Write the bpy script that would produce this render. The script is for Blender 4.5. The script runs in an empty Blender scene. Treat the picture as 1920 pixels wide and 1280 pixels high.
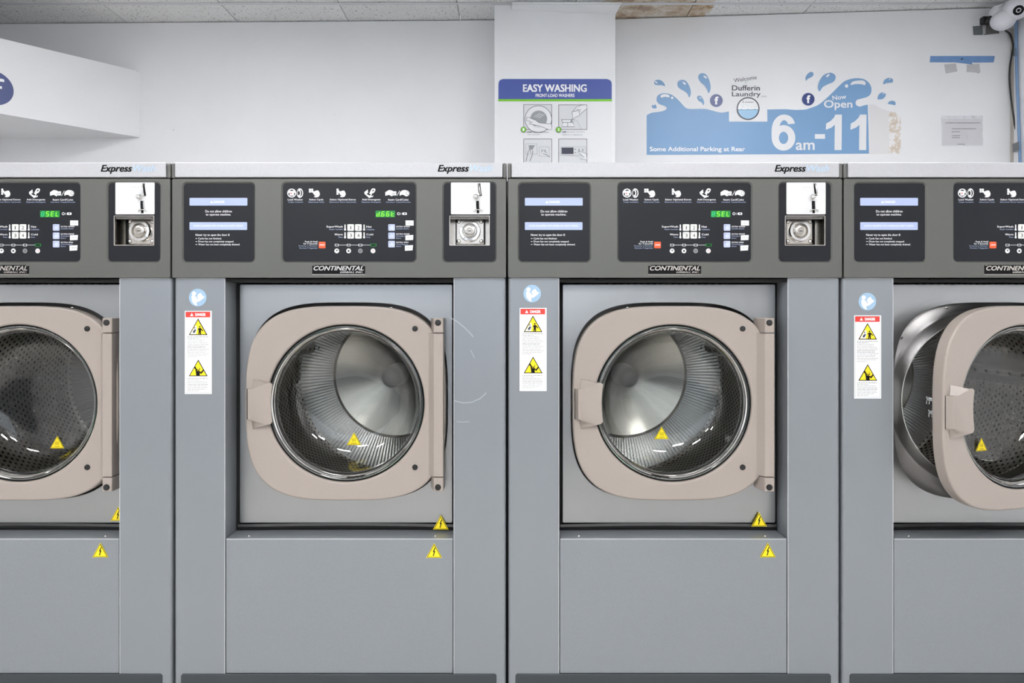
import bpy, bmesh, math, random
from mathutils import Vector, Matrix

# ------------------------------------------------------------------ camera, world, exposure
H = 1.15          # camera height
D = 1.635         # camera distance in front of the washers
F = 1280.0        # focal length in pixels of the 1920 wide frame
HOR = 580.0       # horizon row
sc = bpy.context.scene
COL = sc.collection
cam_d = bpy.data.cameras.new('camera')
cam = bpy.data.objects.new('camera', cam_d)
COL.objects.link(cam)
cam.location = (0, -D, H)
cam.rotation_euler = (math.radians(90), 0, 0)
cam_d.sensor_width = 36
cam_d.lens = 24
cam_d.shift_y = -60 / 1920
cam_d.clip_start = 0.02
sc.camera = cam
sc.view_settings.view_transform = 'Standard'
sc.view_settings.look = 'None'
sc.view_settings.exposure = 0.56
sc.view_settings.gamma = 1.0
sc.view_settings.use_curve_mapping = False
sc.cycles.max_bounces = 10
sc.cycles.glossy_bounces = 6
sc.cycles.transparent_max_bounces = 16
sc.cycles.sample_clamp_indirect = 6.0
w = bpy.data.worlds.new('daylight')
sc.world = w
w.use_nodes = True
w.node_tree.nodes['Background'].inputs[0].default_value = (0.86, 0.93, 1.0, 1)
w.node_tree.nodes['Background'].inputs[1].default_value = 1.3
LIGHT_E = 24.0      # diffuser emission of the added ceiling panels

# ------------------------------------------------------------------ materials
def lin(c):
    def f(v):
        v = v / 255.0
        return v / 12.92 if v <= 0.04045 else ((v + 0.055) / 1.055) ** 2.4
    return (f(c[0]), f(c[1]), f(c[2]), 1.0)

class NT:
    def __init__(s, name):
        s.m = bpy.data.materials.new(name)
        s.m.use_nodes = True
        s.t = s.m.node_tree
        s.b = s.t.nodes['Principled BSDF']
        s.out = s.t.nodes['Material Output']
    def n(s, typ, **kw):
        nd = s.t.nodes.new(typ)
        for k, v in kw.items():
            setattr(nd, k, v)
        return nd
    def l(s, a, b):
        s.t.links.new(a, b)
    def coord(s, scale=(1, 1, 1), which='Object'):
        tc = s.n('ShaderNodeTexCoord')
        mp = s.n('ShaderNodeMapping')
        mp.inputs['Scale'].default_value = scale
        s.l(tc.outputs[which], mp.inputs['Vector'])
        return mp.outputs['Vector']
    def noise(s, vec, scale, detail=2, rough=0.5):
        nd = s.n('ShaderNodeTexNoise')
        nd.inputs['Scale'].default_value = scale
        nd.inputs['Detail'].default_value = detail
        nd.inputs['Roughness'].default_value = rough
        s.l(vec, nd.inputs['Vector'])
        return nd.outputs['Fac']
    def ramp(s, fac, stops):
        r = s.n('ShaderNodeValToRGB')
        el = r.color_ramp.elements
        while len(el) < len(stops):
            el.new(0.5)
        for e, (p, c) in zip(el, stops):
            e.position = p
            e.color = c
        s.l(fac, r.inputs['Fac'])
        return r.outputs['Color']
    def math(s, op, a, b=None, c=None):
        m = s.n('ShaderNodeMath', operation=op)
        for i, v in enumerate((a, b, c)):
            if v is None:
                continue
            if isinstance(v, (int, float)):
                m.inputs[i].default_value = v
            else:
                s.l(v, m.inputs[i])
        return m.outputs[0]
    def bump(s, h, strength, dist=0.001):
        b = s.n('ShaderNodeBump')
        b.inputs['Strength'].default_value = strength
        b.inputs['Distance'].default_value = dist
        s.l(h, b.inputs['Height'])
        s.l(b.outputs['Normal'], s.b.inputs['Normal'])

def g(v):
    return (v, v, v, 1)

def flat(name, rgb, rough=0.5, metal=0.0, var=0.0, vs=30.0, spec=0.5, coat=0.0, bump=0.0, bs=200.0):
    t = NT(name)
    c = lin(rgb)
    t.b.inputs['Base Color'].default_value = c
    t.b.inputs['Roughness'].default_value = rough
    t.b.inputs['Metallic'].default_value = metal
    t.b.inputs['Specular IOR Level'].default_value = spec
    t.b.inputs['Coat Weight'].default_value = coat
    t.b.inputs['Coat Roughness'].default_value = 0.15
    vec = None
    if var > 0:
        vec = t.coord()
        f = t.noise(vec, vs, 3)
        lo = tuple(max(0, v * (1 - var)) for v in c[:3]) + (1,)
        hi = tuple(min(1, v * (1 + var)) for v in c[:3]) + (1,)
        t.l(t.ramp(f, [(0.3, lo), (0.7, hi)]), t.b.inputs['Base Color'])
    if bump > 0:
        vec = vec or t.coord()
        t.bump(t.noise(vec, bs, 2), bump, 0.0005)
    return t.m

def emis(name, rgb, strength):
    t = NT(name)
    t.b.inputs['Base Color'].default_value = (0, 0, 0, 1)
    t.b.inputs['Roughness'].default_value = 0.4
    t.b.inputs['Emission Color'].default_value = lin(rgb)
    t.b.inputs['Emission Strength'].default_value = strength
    return t.m

def brushed(name, base, rough, scale, warp=0.0, aniso=0.0, axis=None, rvar=0.12, cvar=1.0, arot=0.0, ripple=0):
    t = NT(name)
    t.b.inputs['Metallic'].default_value = 1.0
    if axis:
        sp = t.n('ShaderNodeSeparateXYZ'); t.l(t.coord(), sp.inputs[0])
        ang = t.math('ARCTAN2', sp.outputs[2], sp.outputs[0])
        cb = t.n('ShaderNodeCombineXYZ'); t.l(t.math('MULTIPLY', ang, scale[0]), cb.inputs[0])
        vec = cb.outputs[0]
    else:
        vec = t.coord(scale)
    f = t.noise(vec, 1.0, 3, 0.6)
    c = lin(base)
    lo = tuple(v * (1 - .12 * cvar) for v in c[:3]) + (1,)
    hi = tuple(min(1, v * (1 + .08 * cvar)) for v in c[:3]) + (1,)
    t.l(t.ramp(f, [(0.3, lo), (0.7, hi)]), t.b.inputs['Base Color'])
    t.l(t.ramp(f, [(0.3, g(rough - rvar / 2)), (0.7, g(rough + rvar / 2))]), t.b.inputs['Roughness'])
    t.b.inputs['Anisotropic Rotation'].default_value = arot
    t.b.inputs['Anisotropic'].default_value = aniso
    if axis:
        tg = t.n('ShaderNodeTangent', direction_type='RADIAL', axis=axis)
        t.l(tg.outputs[0], t.b.inputs['Tangent'])
    if ripple:
        t.bump(t.math('SINE', t.math('MULTIPLY', ang, float(ripple))), 0.5, 0.0006)
    if warp > 0:
        v2 = t.coord((1, 1, 1))
        t.bump(t.noise(v2, 3.5, 1), warp, 0.02)
    return t.m

def thin_glass(name, tint=(245, 250, 248), refl=1.0, rough=0.02, haze=0.0):
    t = NT(name)
    t.t.nodes.remove(t.b)
    tr = t.n('ShaderNodeBsdfTransparent')
    tr.inputs[0].default_value = lin(tint)
    gl = t.n('ShaderNodeBsdfGlossy')
    gl.inputs['Roughness'].default_value = rough
    fr = t.n('ShaderNodeFresnel')
    fr.inputs['IOR'].default_value = 1.6
    f = t.math('MULTIPLY', fr.outputs[0], refl)
    f = t.math('ADD', f, haze)
    f = t.math('MINIMUM', f, 1.0)
    mx = t.n('ShaderNodeMixShader')
    t.l(f, mx.inputs[0])
    t.l(tr.outputs[0], mx.inputs[1])
    t.l(gl.outputs[0], mx.inputs[2])
    t.l(mx.outputs[0], t.out.inputs['Surface'])
    return t.m

def drum_mat():
    t = NT('perforated_steel')
    t.b.inputs['Metallic'].default_value = 1.0
    t.b.inputs['Roughness'].default_value = 0.3
    uv = t.n('ShaderNodeUVMap')
    sep = t.n('ShaderNodeSeparateXYZ')
    t.l(uv.outputs[0], sep.inputs[0])
    u, v = sep.outputs[0], sep.outputs[1]
    P = 0.0185
    vr = t.math('DIVIDE', v, P * 0.8)
    row = t.math('FLOOR', vr)
    odd = t.math('MULTIPLY', t.math('MODULO', row, 2.0), 0.5)
    uu = t.math('FRACT', t.math('ADD', t.math('DIVIDE', u, P), odd))
    vv = t.math('FRACT', vr)
    du = t.math('SUBTRACT', uu, 0.5)
    dv = t.math('MULTIPLY', t.math('SUBTRACT', vv, 0.5), 0.8)
    d = t.math('SQRT', t.math('ADD', t.math('MULTIPLY', du, du), t.math('MULTIPLY', dv, dv)))
    hole = t.math('LESS_THAN', d, 0.24)
    mixc = t.n('ShaderNodeMix', data_type='RGBA')
    t.l(hole, mixc.inputs[0])
    mixc.inputs[6].default_value = lin((236, 232, 226))
    mixc.inputs[7].default_value = (0.006, 0.006, 0.006, 1)
    t.l(mixc.outputs[2], t.b.inputs['Base Color'])
    t.l(t.math('SUBTRACT', 1.0, hole), t.b.inputs['Metallic'])
    h = t.math('MINIMUM', t.math('MULTIPLY', d, 3.0), 1.0)
    t.bump(h, 0.8, 0.002)
    return t.m

def ceiling_mat():
    t = NT('acoustic_tile')
    vec = t.coord()
    a = t.noise(vec, 95, 2, 0.6)
    dots = t.ramp(a, [(0.30, lin((92, 90, 88))), (0.36, lin((236, 236, 235)))])
    b = t.noise(vec, 230, 1)
    dots2 = t.ramp(b, [(0.27, lin((140, 138, 135))), (0.33, g(1))])
    m = t.n('ShaderNodeMix', data_type='RGBA', blend_type='MULTIPLY')
    m.inputs[0].default_value = 1
    t.l(dots, m.inputs[6]); t.l(dots2, m.inputs[7])
    # water stain with a shape of its own on one tile beside the pillar
    sep = t.n('ShaderNodeSeparateXYZ'); t.l(vec, sep.inputs[0])
    dx = t.math('DIVIDE', t.math('SUBTRACT', sep.outputs[0], 0.74), 0.33)
    dy = t.math('DIVIDE', t.math('SUBTRACT', sep.outputs[1], 1.93), 0.30)
    r = t.math('SQRT', t.math('ADD', t.math('MULTIPLY', dx, dx), t.math('MULTIPLY', dy, dy)))
    n1 = t.noise(vec, 7, 3, 0.6)
    r = t.math('ADD', r, t.math('MULTIPLY', t.math('SUBTRACT', n1, 0.5), 0.9))
    mask = t.ramp(r, [(0.0, g(0.7)), (0.70, g(0.85)), (0.93, g(1.0)), (0.97, g(0.0))])
    n2 = t.noise(vec, 11, 3, 0.6)
    st = t.ramp(n2, [(0.40, lin((232, 222, 206))), (0.53, lin((208, 180, 142))), (0.64, lin((166, 124, 78)))])
    m2 = t.n('ShaderNodeMix', data_type='RGBA', blend_type='MULTIPLY')
    t.l(mask, m2.inputs[0]); t.l(m.outputs[2], m2.inputs[6]); t.l(st, m2.inputs[7])
    t.l(m2.outputs[2], t.b.inputs['Base Color'])
    t.b.inputs['Roughness'].default_value = 0.95
    t.bump(a, 0.5, 0.002)
    return t.m

def wall_mat(name, rgb):
    t = NT(name)
    vec = t.coord()
    c = lin(rgb)
    f = t.noise(vec, 1.3, 4, 0.6)
    lo = tuple(v * 0.95 for v in c[:3]) + (1,)
    base = t.ramp(f, [(0.35, lo), (0.65, c)])
    s = t.noise(vec, 26, 2, 0.5)
    sp = t.ramp(s, [(0.205, lin((120, 118, 115))), (0.215, g(1))])
    m = t.n('ShaderNodeMix', data_type='RGBA', blend_type='MULTIPLY')
    m.inputs[0].default_value = 1
    t.l(base, m.inputs[6]); t.l(sp, m.inputs[7])
    t.l(m.outputs[2], t.b.inputs['Base Color'])
    t.b.inputs['Roughness'].default_value = 0.55
    t.bump(t.noise(vec, 60, 2), 0.08, 0.003)
    return t.m

def paint_mat(name, rgb, rough=0.33):
    t = NT(name)
    vec = t.coord()
    c = lin(rgb)
    f = t.noise(vec, 900, 1)
    lo = tuple(v * 0.93 for v in c[:3]) + (1,)
    hi = tuple(v * 1.07 for v in c[:3]) + (1,)
    t.l(t.ramp(f, [(0.35, lo), (0.65, hi)]), t.b.inputs['Base Color'])
    t.b.inputs['Metallic'].default_value = 0.35
    f2 = t.noise(t.coord((3, 3, 1)), 2.0, 3)
    t.l(t.ramp(f2, [(0.3, g(rough)), (0.7, g(rough + 0.08))]), t.b.inputs['Roughness'])
    return t.m

M = {}
M['grey'] = paint_mat('grey_metallic_paint', (141, 146, 151))
M['edge'] = flat('edge_highlight', (236, 237, 240), 0.38, 0.6)  # pale strips that paint in the bright highlight along edges
M['kick'] = paint_mat('charcoal_paint', (66, 71, 75), 0.4)
M['header'] = paint_mat('warm_dark_grey_paint', (98, 99, 95), 0.36)
M['cap'] = flat('grey_plastic', (106, 106, 104), 0.4)
M['alu'] = flat('light_aluminium', (188, 189, 193), 0.42, 0.25, var=.03, vs=200)
M['black'] = flat('black_rubber', (22, 22, 23), 0.45)
M['void_shade'] = flat('black_inside', (12, 12, 12), 0.8)  # black that stands in for shade in gaps and hollows
M['panel'] = flat('graphite_overlay', (26, 28, 34), 0.36, spec=0.28)
M['steel'] = brushed('brushed_stainless', (168, 170, 171), 0.30, (700, 4, 4), warp=0.45, rvar=0.01, cvar=.12)
M['steel2'] = brushed('dished_stainless', (168, 168, 170), 0.3, (300, 3, 3), rvar=.01, cvar=.1)
M['chrome'] = flat('polished_chrome', (225, 224, 222), 0.08, 1.0)
M['satin'] = flat('satin_nickel', (200, 195, 188), 0.22, 1.0, var=0.05, vs=60)
M['lip'] = flat('polished_lip', (205, 203, 200), 0.2, 1.0)
M['plate'] = flat('white_coin_plate', (226, 227, 228), 0.35)
M['tan'] = flat('taupe_door_plastic', (164, 154, 146), 0.34, var=0.02, vs=400, bump=0.05, bs=1500)
M['glass'] = thin_glass('door_glass', (244, 247, 245), 1.2, haze=0.03)
M['rimglass'] = thin_glass('green_edged_glass', (150, 190, 165), 1.6, 0.05, 0.25)
M['drum'] = drum_mat()
M['cone'] = brushed('spun_stainless', (204, 198, 190), 0.20, (3, 1, 1), aniso=0.9, axis='Y', rvar=0.02, arot=0.25)
M['annulus'] = brushed('ribbed_stainless', (224, 222, 220), 0.27, (16, 1, 1), axis='Y', rvar=0.01, cvar=.3, aniso=.5, ripple=170)
M['hub'] = flat('hub_steel', (205, 207, 209), 0.35, 0.25)
M['white'] = flat('white_print', (244, 245, 247), 0.5)
M['paper'] = flat('white_sticker', (240, 241, 243), 0.4)
M['lav'] = flat('lavender_print', (176, 190, 226), 0.5)
M['lavbtn'] = flat('lavender_button', (190, 200, 232), 0.4)
M['btn'] = flat('white_button', (236, 238, 234), 0.4)
M['ink'] = flat('black_ink', (10, 10, 12), 0.6, spec=0.2)
M['tagink'] = flat('grey_ink', (150, 150, 152), 0.5)
M['orange'] = flat('orange_button', (240, 92, 44), 0.4)
M['red'] = flat('red_print', (222, 62, 52), 0.4)
M['yellow'] = flat('yellow_sticker', (250, 226, 30), 0.4)
M['skyblue'] = flat('pale_blue_sticker', (158, 190, 216), 0.4)
M['wash'] = flat('pale_blue_print', (182, 204, 224), 0.5)
M['led_bg'] = emis('display_green', (0, 160, 62), 0.60)
M['led'] = emis('display_segment', (140, 255, 40), 1.1)
M['led_dim'] = emis('display_segment_off', (40, 200, 130), 0.9)
M['decal'] = flat('blue_vinyl', (118, 157, 197), 0.42, var=0.03, vs=3)
M['navy'] = flat('navy_vinyl', (50, 66, 124), 0.35)
M['decalwhite'] = flat('white_vinyl', (228, 229, 231), 0.3)
M['decalgrey'] = flat('dark_slate_vinyl', (56, 60, 76), 0.4)
M['water'] = flat('light_blue_vinyl', (150, 192, 222), 0.35)
M['poster'] = flat('poster_paper', (228, 229, 231), 0.45)
M['film'] = flat('torn_white_film', (220, 219, 220), 0.4)
M['posterblue'] = flat('poster_blue', (68, 86, 158), 0.45)
M['postergreen'] = flat('poster_green', (124, 198, 46), 0.45)
M['postergrey'] = flat('poster_grey', (150, 154, 157), 0.5)
M['posterpale'] = flat('poster_pale', (216, 218, 220), 0.5)
M['bluetape'] = flat('blue_masking_tape', (106, 142, 190), 0.55, var=0.06, vs=30)
M['bluepipe'] = flat('blue_cable', (116, 146, 184), 0.5)
M['greytape'] = flat('pale_grey_tape', (188, 188, 190), 0.6, var=0.06, vs=60)
M['ducttape'] = flat('duct_tape', (108, 112, 116), 0.45, var=0.1, vs=60)
M['camwhite'] = flat('white_camera_plastic', (222, 222, 228), 0.3)
M['beige'] = flat('beige_board', (176, 170, 162), 0.7)
M['wall'] = wall_mat('white_wall_paint', (232, 233, 235))
M['wall2'] = wall_mat('pillar_paint', (234, 235, 237))
M['sleeve'] = thin_glass('clear_sleeve', (250, 250, 252), 1.6, 0.10, 0.0)
M['tile'] = ceiling_mat()
M['tbar'] = flat('white_tbar', (214, 215, 217), 0.5)
M['dark'] = flat('dark_plenum', (24, 22, 20), 0.9)
M['floor'] = flat('grey_floor_tile', (196, 193, 188), 0.45, var=0.15, vs=5)
M['dado'] = flat('slate_dado', (112, 118, 126), 0.5, var=0.05)
M['plinth'] = flat('concrete', (140, 138, 134), 0.8, var=0.1)
M['lamp'] = emis('light_diffuser', (253, 252, 253), LIGHT_E)
M['scuff'] = flat('white_scuff', (180, 185, 190), 0.6)

def residue_mat():
    t = NT('torn_wall_surface')
    vec = t.coord()
    f = t.noise(vec, 30, 4, 0.7)
    t.l(t.ramp(f, [(0.44, lin((206, 194, 180))), (0.50, lin((214, 203, 191))), (0.54, lin((230, 229, 229)))]),
        t.b.inputs['Base Color'])
    t.b.inputs['Roughness'].default_value = 0.8
    return t.m
M['residue'] = residue_mat()

# ------------------------------------------------------------------ mesh builder
_text = {}
def text_geo(s, bold=0.0, shear=0.0, res=3, spacing=1.0):
    k = (s, bold, shear, res, spacing)
    if k in _text:
        return _text[k]
    cu = bpy.data.curves.new('t', 'FONT')
    cu.body = s
    cu.offset = bold
    cu.shear = shear
    cu.resolution_u = res
    cu.space_character = spacing
    ob = bpy.data.objects.new('t', cu)
    COL.objects.link(ob)
    bpy.context.view_layer.update()
    dg = bpy.context.evaluated_depsgraph_get()
    me = bpy.data.meshes.new_from_object(ob.evaluated_get(dg), depsgraph=dg)
    vs = [(v.co.x, v.co.y) for v in me.vertices]
    fs = [tuple(p.vertices) for p in me.polygons]
    bpy.data.meshes.remove(me)
    bpy.data.objects.remove(ob)
    bpy.data.curves.remove(cu)
    xs = [v[0] for v in vs]; ys = [v[1] for v in vs]
    r = (vs, fs, min(xs), max(xs), min(ys), max(ys))
    _text[k] = r
    return r

def catmull(pts, n=6, closed=True):
    out = []
    N = len(pts)
    rng = range(N) if closed else range(N - 1)
    for i in rng:
        if closed:
            p0, p1, p2, p3 = pts[(i - 1) % N], pts[i], pts[(i + 1) % N], pts[(i + 2) % N]
        else:
            p0, p1, p2, p3 = pts[max(i - 1, 0)], pts[i], pts[i + 1], pts[min(i + 2, N - 1)]
        for k in range(n):
            t = k / n
            out.append(tuple(0.5 * ((2 * p1[j]) + (-p0[j] + p2[j]) * t + (2 * p0[j] - 5 * p1[j] + 4 * p2[j] - p3[j]) * t * t
                                    + (-p0[j] + 3 * p1[j] - 3 * p2[j] + p3[j]) * t ** 3) for j in range(len(p1))))
    if not closed:
        out.append(tuple(pts[-1]))
    return out

def circ(cx, cy, r, n=40, ry=None, a0=0, a1=360):
    ry = r if ry is None else ry
    full = abs(a1 - a0) >= 360
    m = n if full else n + 1
    return [(cx + r * math.cos(math.radians(a0 + (a1 - a0) * i / n)), cy + ry * math.sin(math.radians(a0 + (a1 - a0) * i / n))) for i in range(m)]

def rrect(x0, y0, x1, y1, r, n=5):
    if x0 > x1: x0, x1 = x1, x0
    if y0 > y1: y0, y1 = y1, y0
    out = []
    for cx, cy, a in ((x1 - r, y1 - r, 0), (x0 + r, y1 - r, 90), (x0 + r, y0 + r, 180), (x1 - r, y0 + r, 270)):
        for i in range(n + 1):
            t = math.radians(a + 90 * i / n)
            out.append((cx + r * math.cos(t), cy + r * math.sin(t)))
    return out

def superell(cx, cz, a, b, n, N=120):
    out = []
    for i in range(N):
        t = 2 * math.pi * i / N
        c, s = math.cos(t), math.sin(t)
        out.append((cx + a * math.copysign(abs(c) ** (2 / n), c), cz + b * math.copysign(abs(s) ** (2 / n), s)))
    return out

class MB:
    def __init__(s, mapper=None):
        s.v = []; s.f = []; s.mi = []; s.mats = []; s.uv = None
        s.map = mapper
        s.off = 0.0
    def m(s, mat):
        mat = M[mat] if isinstance(mat, str) else mat
        if mat not in s.mats:
            s.mats.append(mat)
        return s.mats.index(mat)
    def add(s, vs, fs, mat):
        b = len(s.v); k = s.m(mat)
        s.v += [tuple(v) for v in vs]
        for f in fs:
            s.f.append(tuple(b + i for i in f)); s.mi.append(k)
    # 2D art through the mapper
    def poly(s, pts, mat, off=0.0):
        a = sum(pts[i][0] * pts[(i + 1) % len(pts)][1] - pts[(i + 1) % len(pts)][0] * pts[i][1] for i in range(len(pts)))
        if a > 0:
            pts = pts[::-1]
        s.add([s.map(x, y, off) for x, y in pts], [tuple(range(len(pts)))], mat)
    def rect(s, x0, y0, x1, y1, mat, off=0.0, r=0.0):
        s.poly(rrect(x0, y0, x1, y1, r) if r else [(x0, y0), (x1, y0), (x1, y1), (x0, y1)], mat, off)
    def disc(s, cx, cy, r, mat, off=0.0, ry=None, n=32):
        s.poly(circ(cx, cy, r, n, ry), mat, off)
    def ring(s, cx, cy, r0, r1, mat, off=0.0, n=40, k=1.0, a0=0, a1=360):
        A = circ(cx, cy, r0, n, r0 * k, a0, a1); B = circ(cx, cy, r1, n, r1 * k, a0, a1)
        m = len(A)
        q = m if abs(a1 - a0) >= 360 else m - 1
        s.add([s.map(x, y, off) for x, y in A + B], [(i, (i + 1) % m, m + (i + 1) % m, m + i) for i in range(q)], mat)
    def line(s, pts, wd, mat, off=0.0):
        L = []; R = []
        n = len(pts)
        for i in range(n):
            a = pts[max(i - 1, 0)]; b = pts[min(i + 1, n - 1)]
            dx, dy = b[0] - a[0], b[1] - a[1]
            d = math.hypot(dx, dy) or 1
            nx, ny = -dy / d * wd / 2, dx / d * wd / 2
            L.append((pts[i][0] + nx, pts[i][1] + ny)); R.append((pts[i][0] - nx, pts[i][1] - ny))
        s.add([s.map(x, y, off) for x, y in L + R], [(i, i + 1, n + i + 1, n + i) for i in range(n - 1)], mat)
    def frame(s, x0, y0, x1, y1, wd, mat, off=0.0):
        for a in ((x0, y0, x1, y0 + wd), (x0, y1 - wd, x1, y1), (x0, y0 + wd, x0 + wd, y1 - wd), (x1 - wd, y0 + wd, x1, y1 - wd)):
            s.rect(*a, mat, off)
    def text(s, t, x0, y0, x1, y1, mat, off=0.0, bold=0.0, shear=0.0, res=3, rot=0.0):
        vs, fs, ax, bx, ay, by = text_geo(t, 0.0, shear, res)
        cx, cy = (x0 + x1) / 2, (y0 + y1) / 2
        cr, sr = math.cos(math.radians(rot)), math.sin(math.radians(rot))
        h = abs(y1 - y0) * bold * 1.25
        if bold < .012: sh = [(0, 0)]
        elif abs(y1 - y0) < 5: sh = [(-h, 0), (h, 0)]
        else: sh = [(-h, -h * .6), (h, -h * .6), (-h, h * .6), (h, h * .6)]
        for k, (ux, uy) in enumerate(sh):
            out = []
            for x, y in vs:
                px = x0 + h + (x - ax) / (bx - ax) * (x1 - x0 - 2 * h) + ux
                py = y1 - h * .6 + (y - ay) / (by - ay) * (y0 - y1 + 1.2 * h) + uy
                dx, dy = px - cx, py - cy
                px, py = cx + dx * cr + dy * sr, cy - dx * sr + dy * cr
                out.append(s.map(px, py, off + k * .00004))
            s.add(out, fs, mat)
    # solids
    def box(s, x0, x1, y0, y1, z0, z1, mat, bev=0.0, seg=2, edges='all'):
        bm = bmesh.new()
        bmesh.ops.create_cube(bm, size=1)
        for v in bm.verts:
            v.co = Vector(((x0 + x1) / 2 + v.co.x * (x1 - x0), (y0 + y1) / 2 + v.co.y * (y1 - y0), (z0 + z1) / 2 + v.co.z * (z1 - z0)))
        if bev > 0:
            es = [e for e in bm.edges if edges == 'all' or (edges == 'z' and abs(e.verts[0].co.x - e.verts[1].co.x) < 1e-6 and abs(e.verts[0].co.y - e.verts[1].co.y) < 1e-6)]
            bmesh.ops.bevel(bm, geom=es, offset=bev, segments=seg, affect='EDGES', profile=0.5)
        bm.verts.index_update()
        s.add([v.co for v in bm.verts], [[v.index for v in f.verts] for f in bm.faces], mat)
        bm.free()
    def prism(s, pts, z0, z1, mat, bev=0.0, seg=2, axis='z'):
        """pts in plan (x,y) extruded in z; axis='y': pts are (x,z) extruded along y from z0 to z1"""
        bm = bmesh.new()
        if axis == 'z':
            vs = [bm.verts.new((x, y, z0)) for x, y in pts]
            d = Vector((0, 0, z1 - z0))
        else:
            vs = [bm.verts.new((x, z0, z)) for x, z in pts]
            d = Vector((0, z1 - z0, 0))
        f = bm.faces.new(vs)
        r = bmesh.ops.extrude_face_region(bm, geom=[f])
        bmesh.ops.translate(bm, vec=d, verts=[e for e in r['geom'] if isinstance(e, bmesh.types.BMVert)])
        bmesh.ops.recalc_face_normals(bm, faces=bm.faces)
        if bev > 0:
            bmesh.ops.bevel(bm, geom=list(bm.edges), offset=bev, segments=seg, affect='EDGES', profile=0.5)
        bm.verts.index_update()
        s.add([v.co for v in bm.verts], [[v.index for v in f.verts] for f in bm.faces], mat)
        bm.free()
    def plate(s, loops, y0, y1, mat, bev=0.0, res=2):
        """2D plate with holes; loops of (x,z); front at y0, back at y1"""
        cu = bpy.data.curves.new('p', 'CURVE')
        cu.dimensions = '2D'
        cu.fill_mode = 'BOTH'
        cu.extrude = max((y1 - y0) / 2 - bev, 1e-5)
        cu.bevel_depth = bev
        cu.offset = -bev
        cu.bevel_resolution = res
        for lp in loops:
            sp = cu.splines.new('POLY')
            sp.points.add(len(lp) - 1)
            for p, (x, z) in zip(sp.points, lp):
                p.co = (x, z, 0, 1)
            sp.use_cyclic_u = True
        ob = bpy.data.objects.new('p', cu)
        COL.objects.link(ob)
        bpy.context.view_layer.update()
        dg = bpy.context.evaluated_depsgraph_get()
        me = bpy.data.meshes.new_from_object(ob.evaluated_get(dg), depsgraph=dg)
        ym = (y0 + y1) / 2
        s.add([(v.co.x, ym - v.co.z, v.co.y) for v in me.vertices], [tuple(p.vertices) for p in me.polygons], mat)
        bpy.data.meshes.remove(me); bpy.data.objects.remove(ob); bpy.data.curves.remove(cu)
    def lathe(s, prof, cx, cz, mat, n=72, a0=0.0, uvR=None):
        """profile (r, y) spun about the y axis through (cx, cz)"""
        vs = []; fs = []
        for r, y in prof:
            for i in range(n):
                t = 2 * math.pi * i / n + a0
                vs.append((cx + r * math.cos(t), y, cz + r * math.sin(t)))
        for k in range(len(prof) - 1):
            for i in range(n):
                j = (i + 1) % n
                fs.append((k * n + i, k * n + j, (k + 1) * n + j, (k + 1) * n + i))
        s.add(vs, fs, mat)
    def tube(s, pts, r, mat, n=10, cap=True):
        P = [Vector(p) for p in pts]
        vs = []; fs = []
        rr = r if isinstance(r, (list, tuple)) else [r] * len(P)
        for i, p in enumerate(P):
            d = (P[min(i + 1, len(P) - 1)] - P[max(i - 1, 0)]).normalized()
            u = d.cross(Vector((0.13, 0.99, 0.21))).normalized()
            w_ = d.cross(u)
            for k in range(n):
                a = 2 * math.pi * k / n
                vs.append(p + (u * math.cos(a) + w_ * math.sin(a)) * rr[i])
        for i in range(len(P) - 1):
            for k in range(n):
                j = (k + 1) % n
                fs.append((i * n + k, i * n + j, (i + 1) * n + j, (i + 1) * n + k))
        if cap:
            fs.append(tuple(range(n))); fs.append(tuple((len(P) - 1) * n + k for k in reversed(range(n))))
        s.add(vs, fs, mat)
    def ball(s, c, r, mat, sx=1, sy=1, sz=1, n=24):
        bm = bmesh.new()
        bmesh.ops.create_uvsphere(bm, u_segments=n, v_segments=n // 2, radius=r)
        bm.verts.index_update()
        s.add([(c[0] + v.co.x * sx, c[1] + v.co.y * sy, c[2] + v.co.z * sz) for v in bm.verts],
              [[v.index for v in f.verts] for f in bm.faces], mat)
        bm.free()
    def mesh(s, name, smooth=True, angle=38):
        me = bpy.data.meshes.new(name)
        me.from_pydata(s.v, [], s.f)
        for m_ in s.mats:
            me.materials.append(m_)
        me.polygons.foreach_set('material_index', s.mi)
        if s.uv:
            ul = me.uv_layers.new(name='UVMap')
            for lp in me.loops:
                ul.data[lp.index].uv = s.uv(me.vertices[lp.vertex_index].co)
            # fix the seam where the angle wraps
            for p in me.polygons:
                us = [ul.data[i].uv.x for i in p.loop_indices]
                if max(us) - min(us) > 0.5:
                    for i in p.loop_indices:
                        if ul.data[i].uv.x < 0.5:
                            ul.data[i].uv.x += s.uvwrap
        if smooth:
            me.polygons.foreach_set('use_smooth', [True] * len(me.polygons))
            me.set_sharp_from_angle(angle=math.radians(angle))
        me.update()
        return me

def tag(o, label=None, cat=None, group=None, kind=None):
    if label: o['label'] = label
    if cat: o['category'] = cat
    if group: o['group'] = group
    if kind: o['kind'] = kind
    return o

def obj(name, mb, parent=None, loc=None, rotz=0.0, smooth=True):
    me = mb.mesh(name, smooth) if isinstance(mb, MB) else mb
    o = bpy.data.objects.new(name, me)
    COL.objects.link(o)
    if parent: o.parent = parent
    if loc: o.location = loc
    if rotz: o.rotation_euler = (0, 0, rotz)
    if name in WN:
        wn = o.modifiers.new('normals', 'WEIGHTED_NORMAL')
        wn.keep_sharp = True
        wn.weight = 90
    return o
WN = {'cabinet', 'header_panel', 'top_trim', 'end_cap', 'lower_panel', 'kick_plate', 'front_panel', 'door_seat', 'door', 'hinge_bracket',
      'coin_plate', 'coin_recess', 'lock_plate', 'maker_badge', 'button', 'stop_button', 'wall_pillar'}

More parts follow.
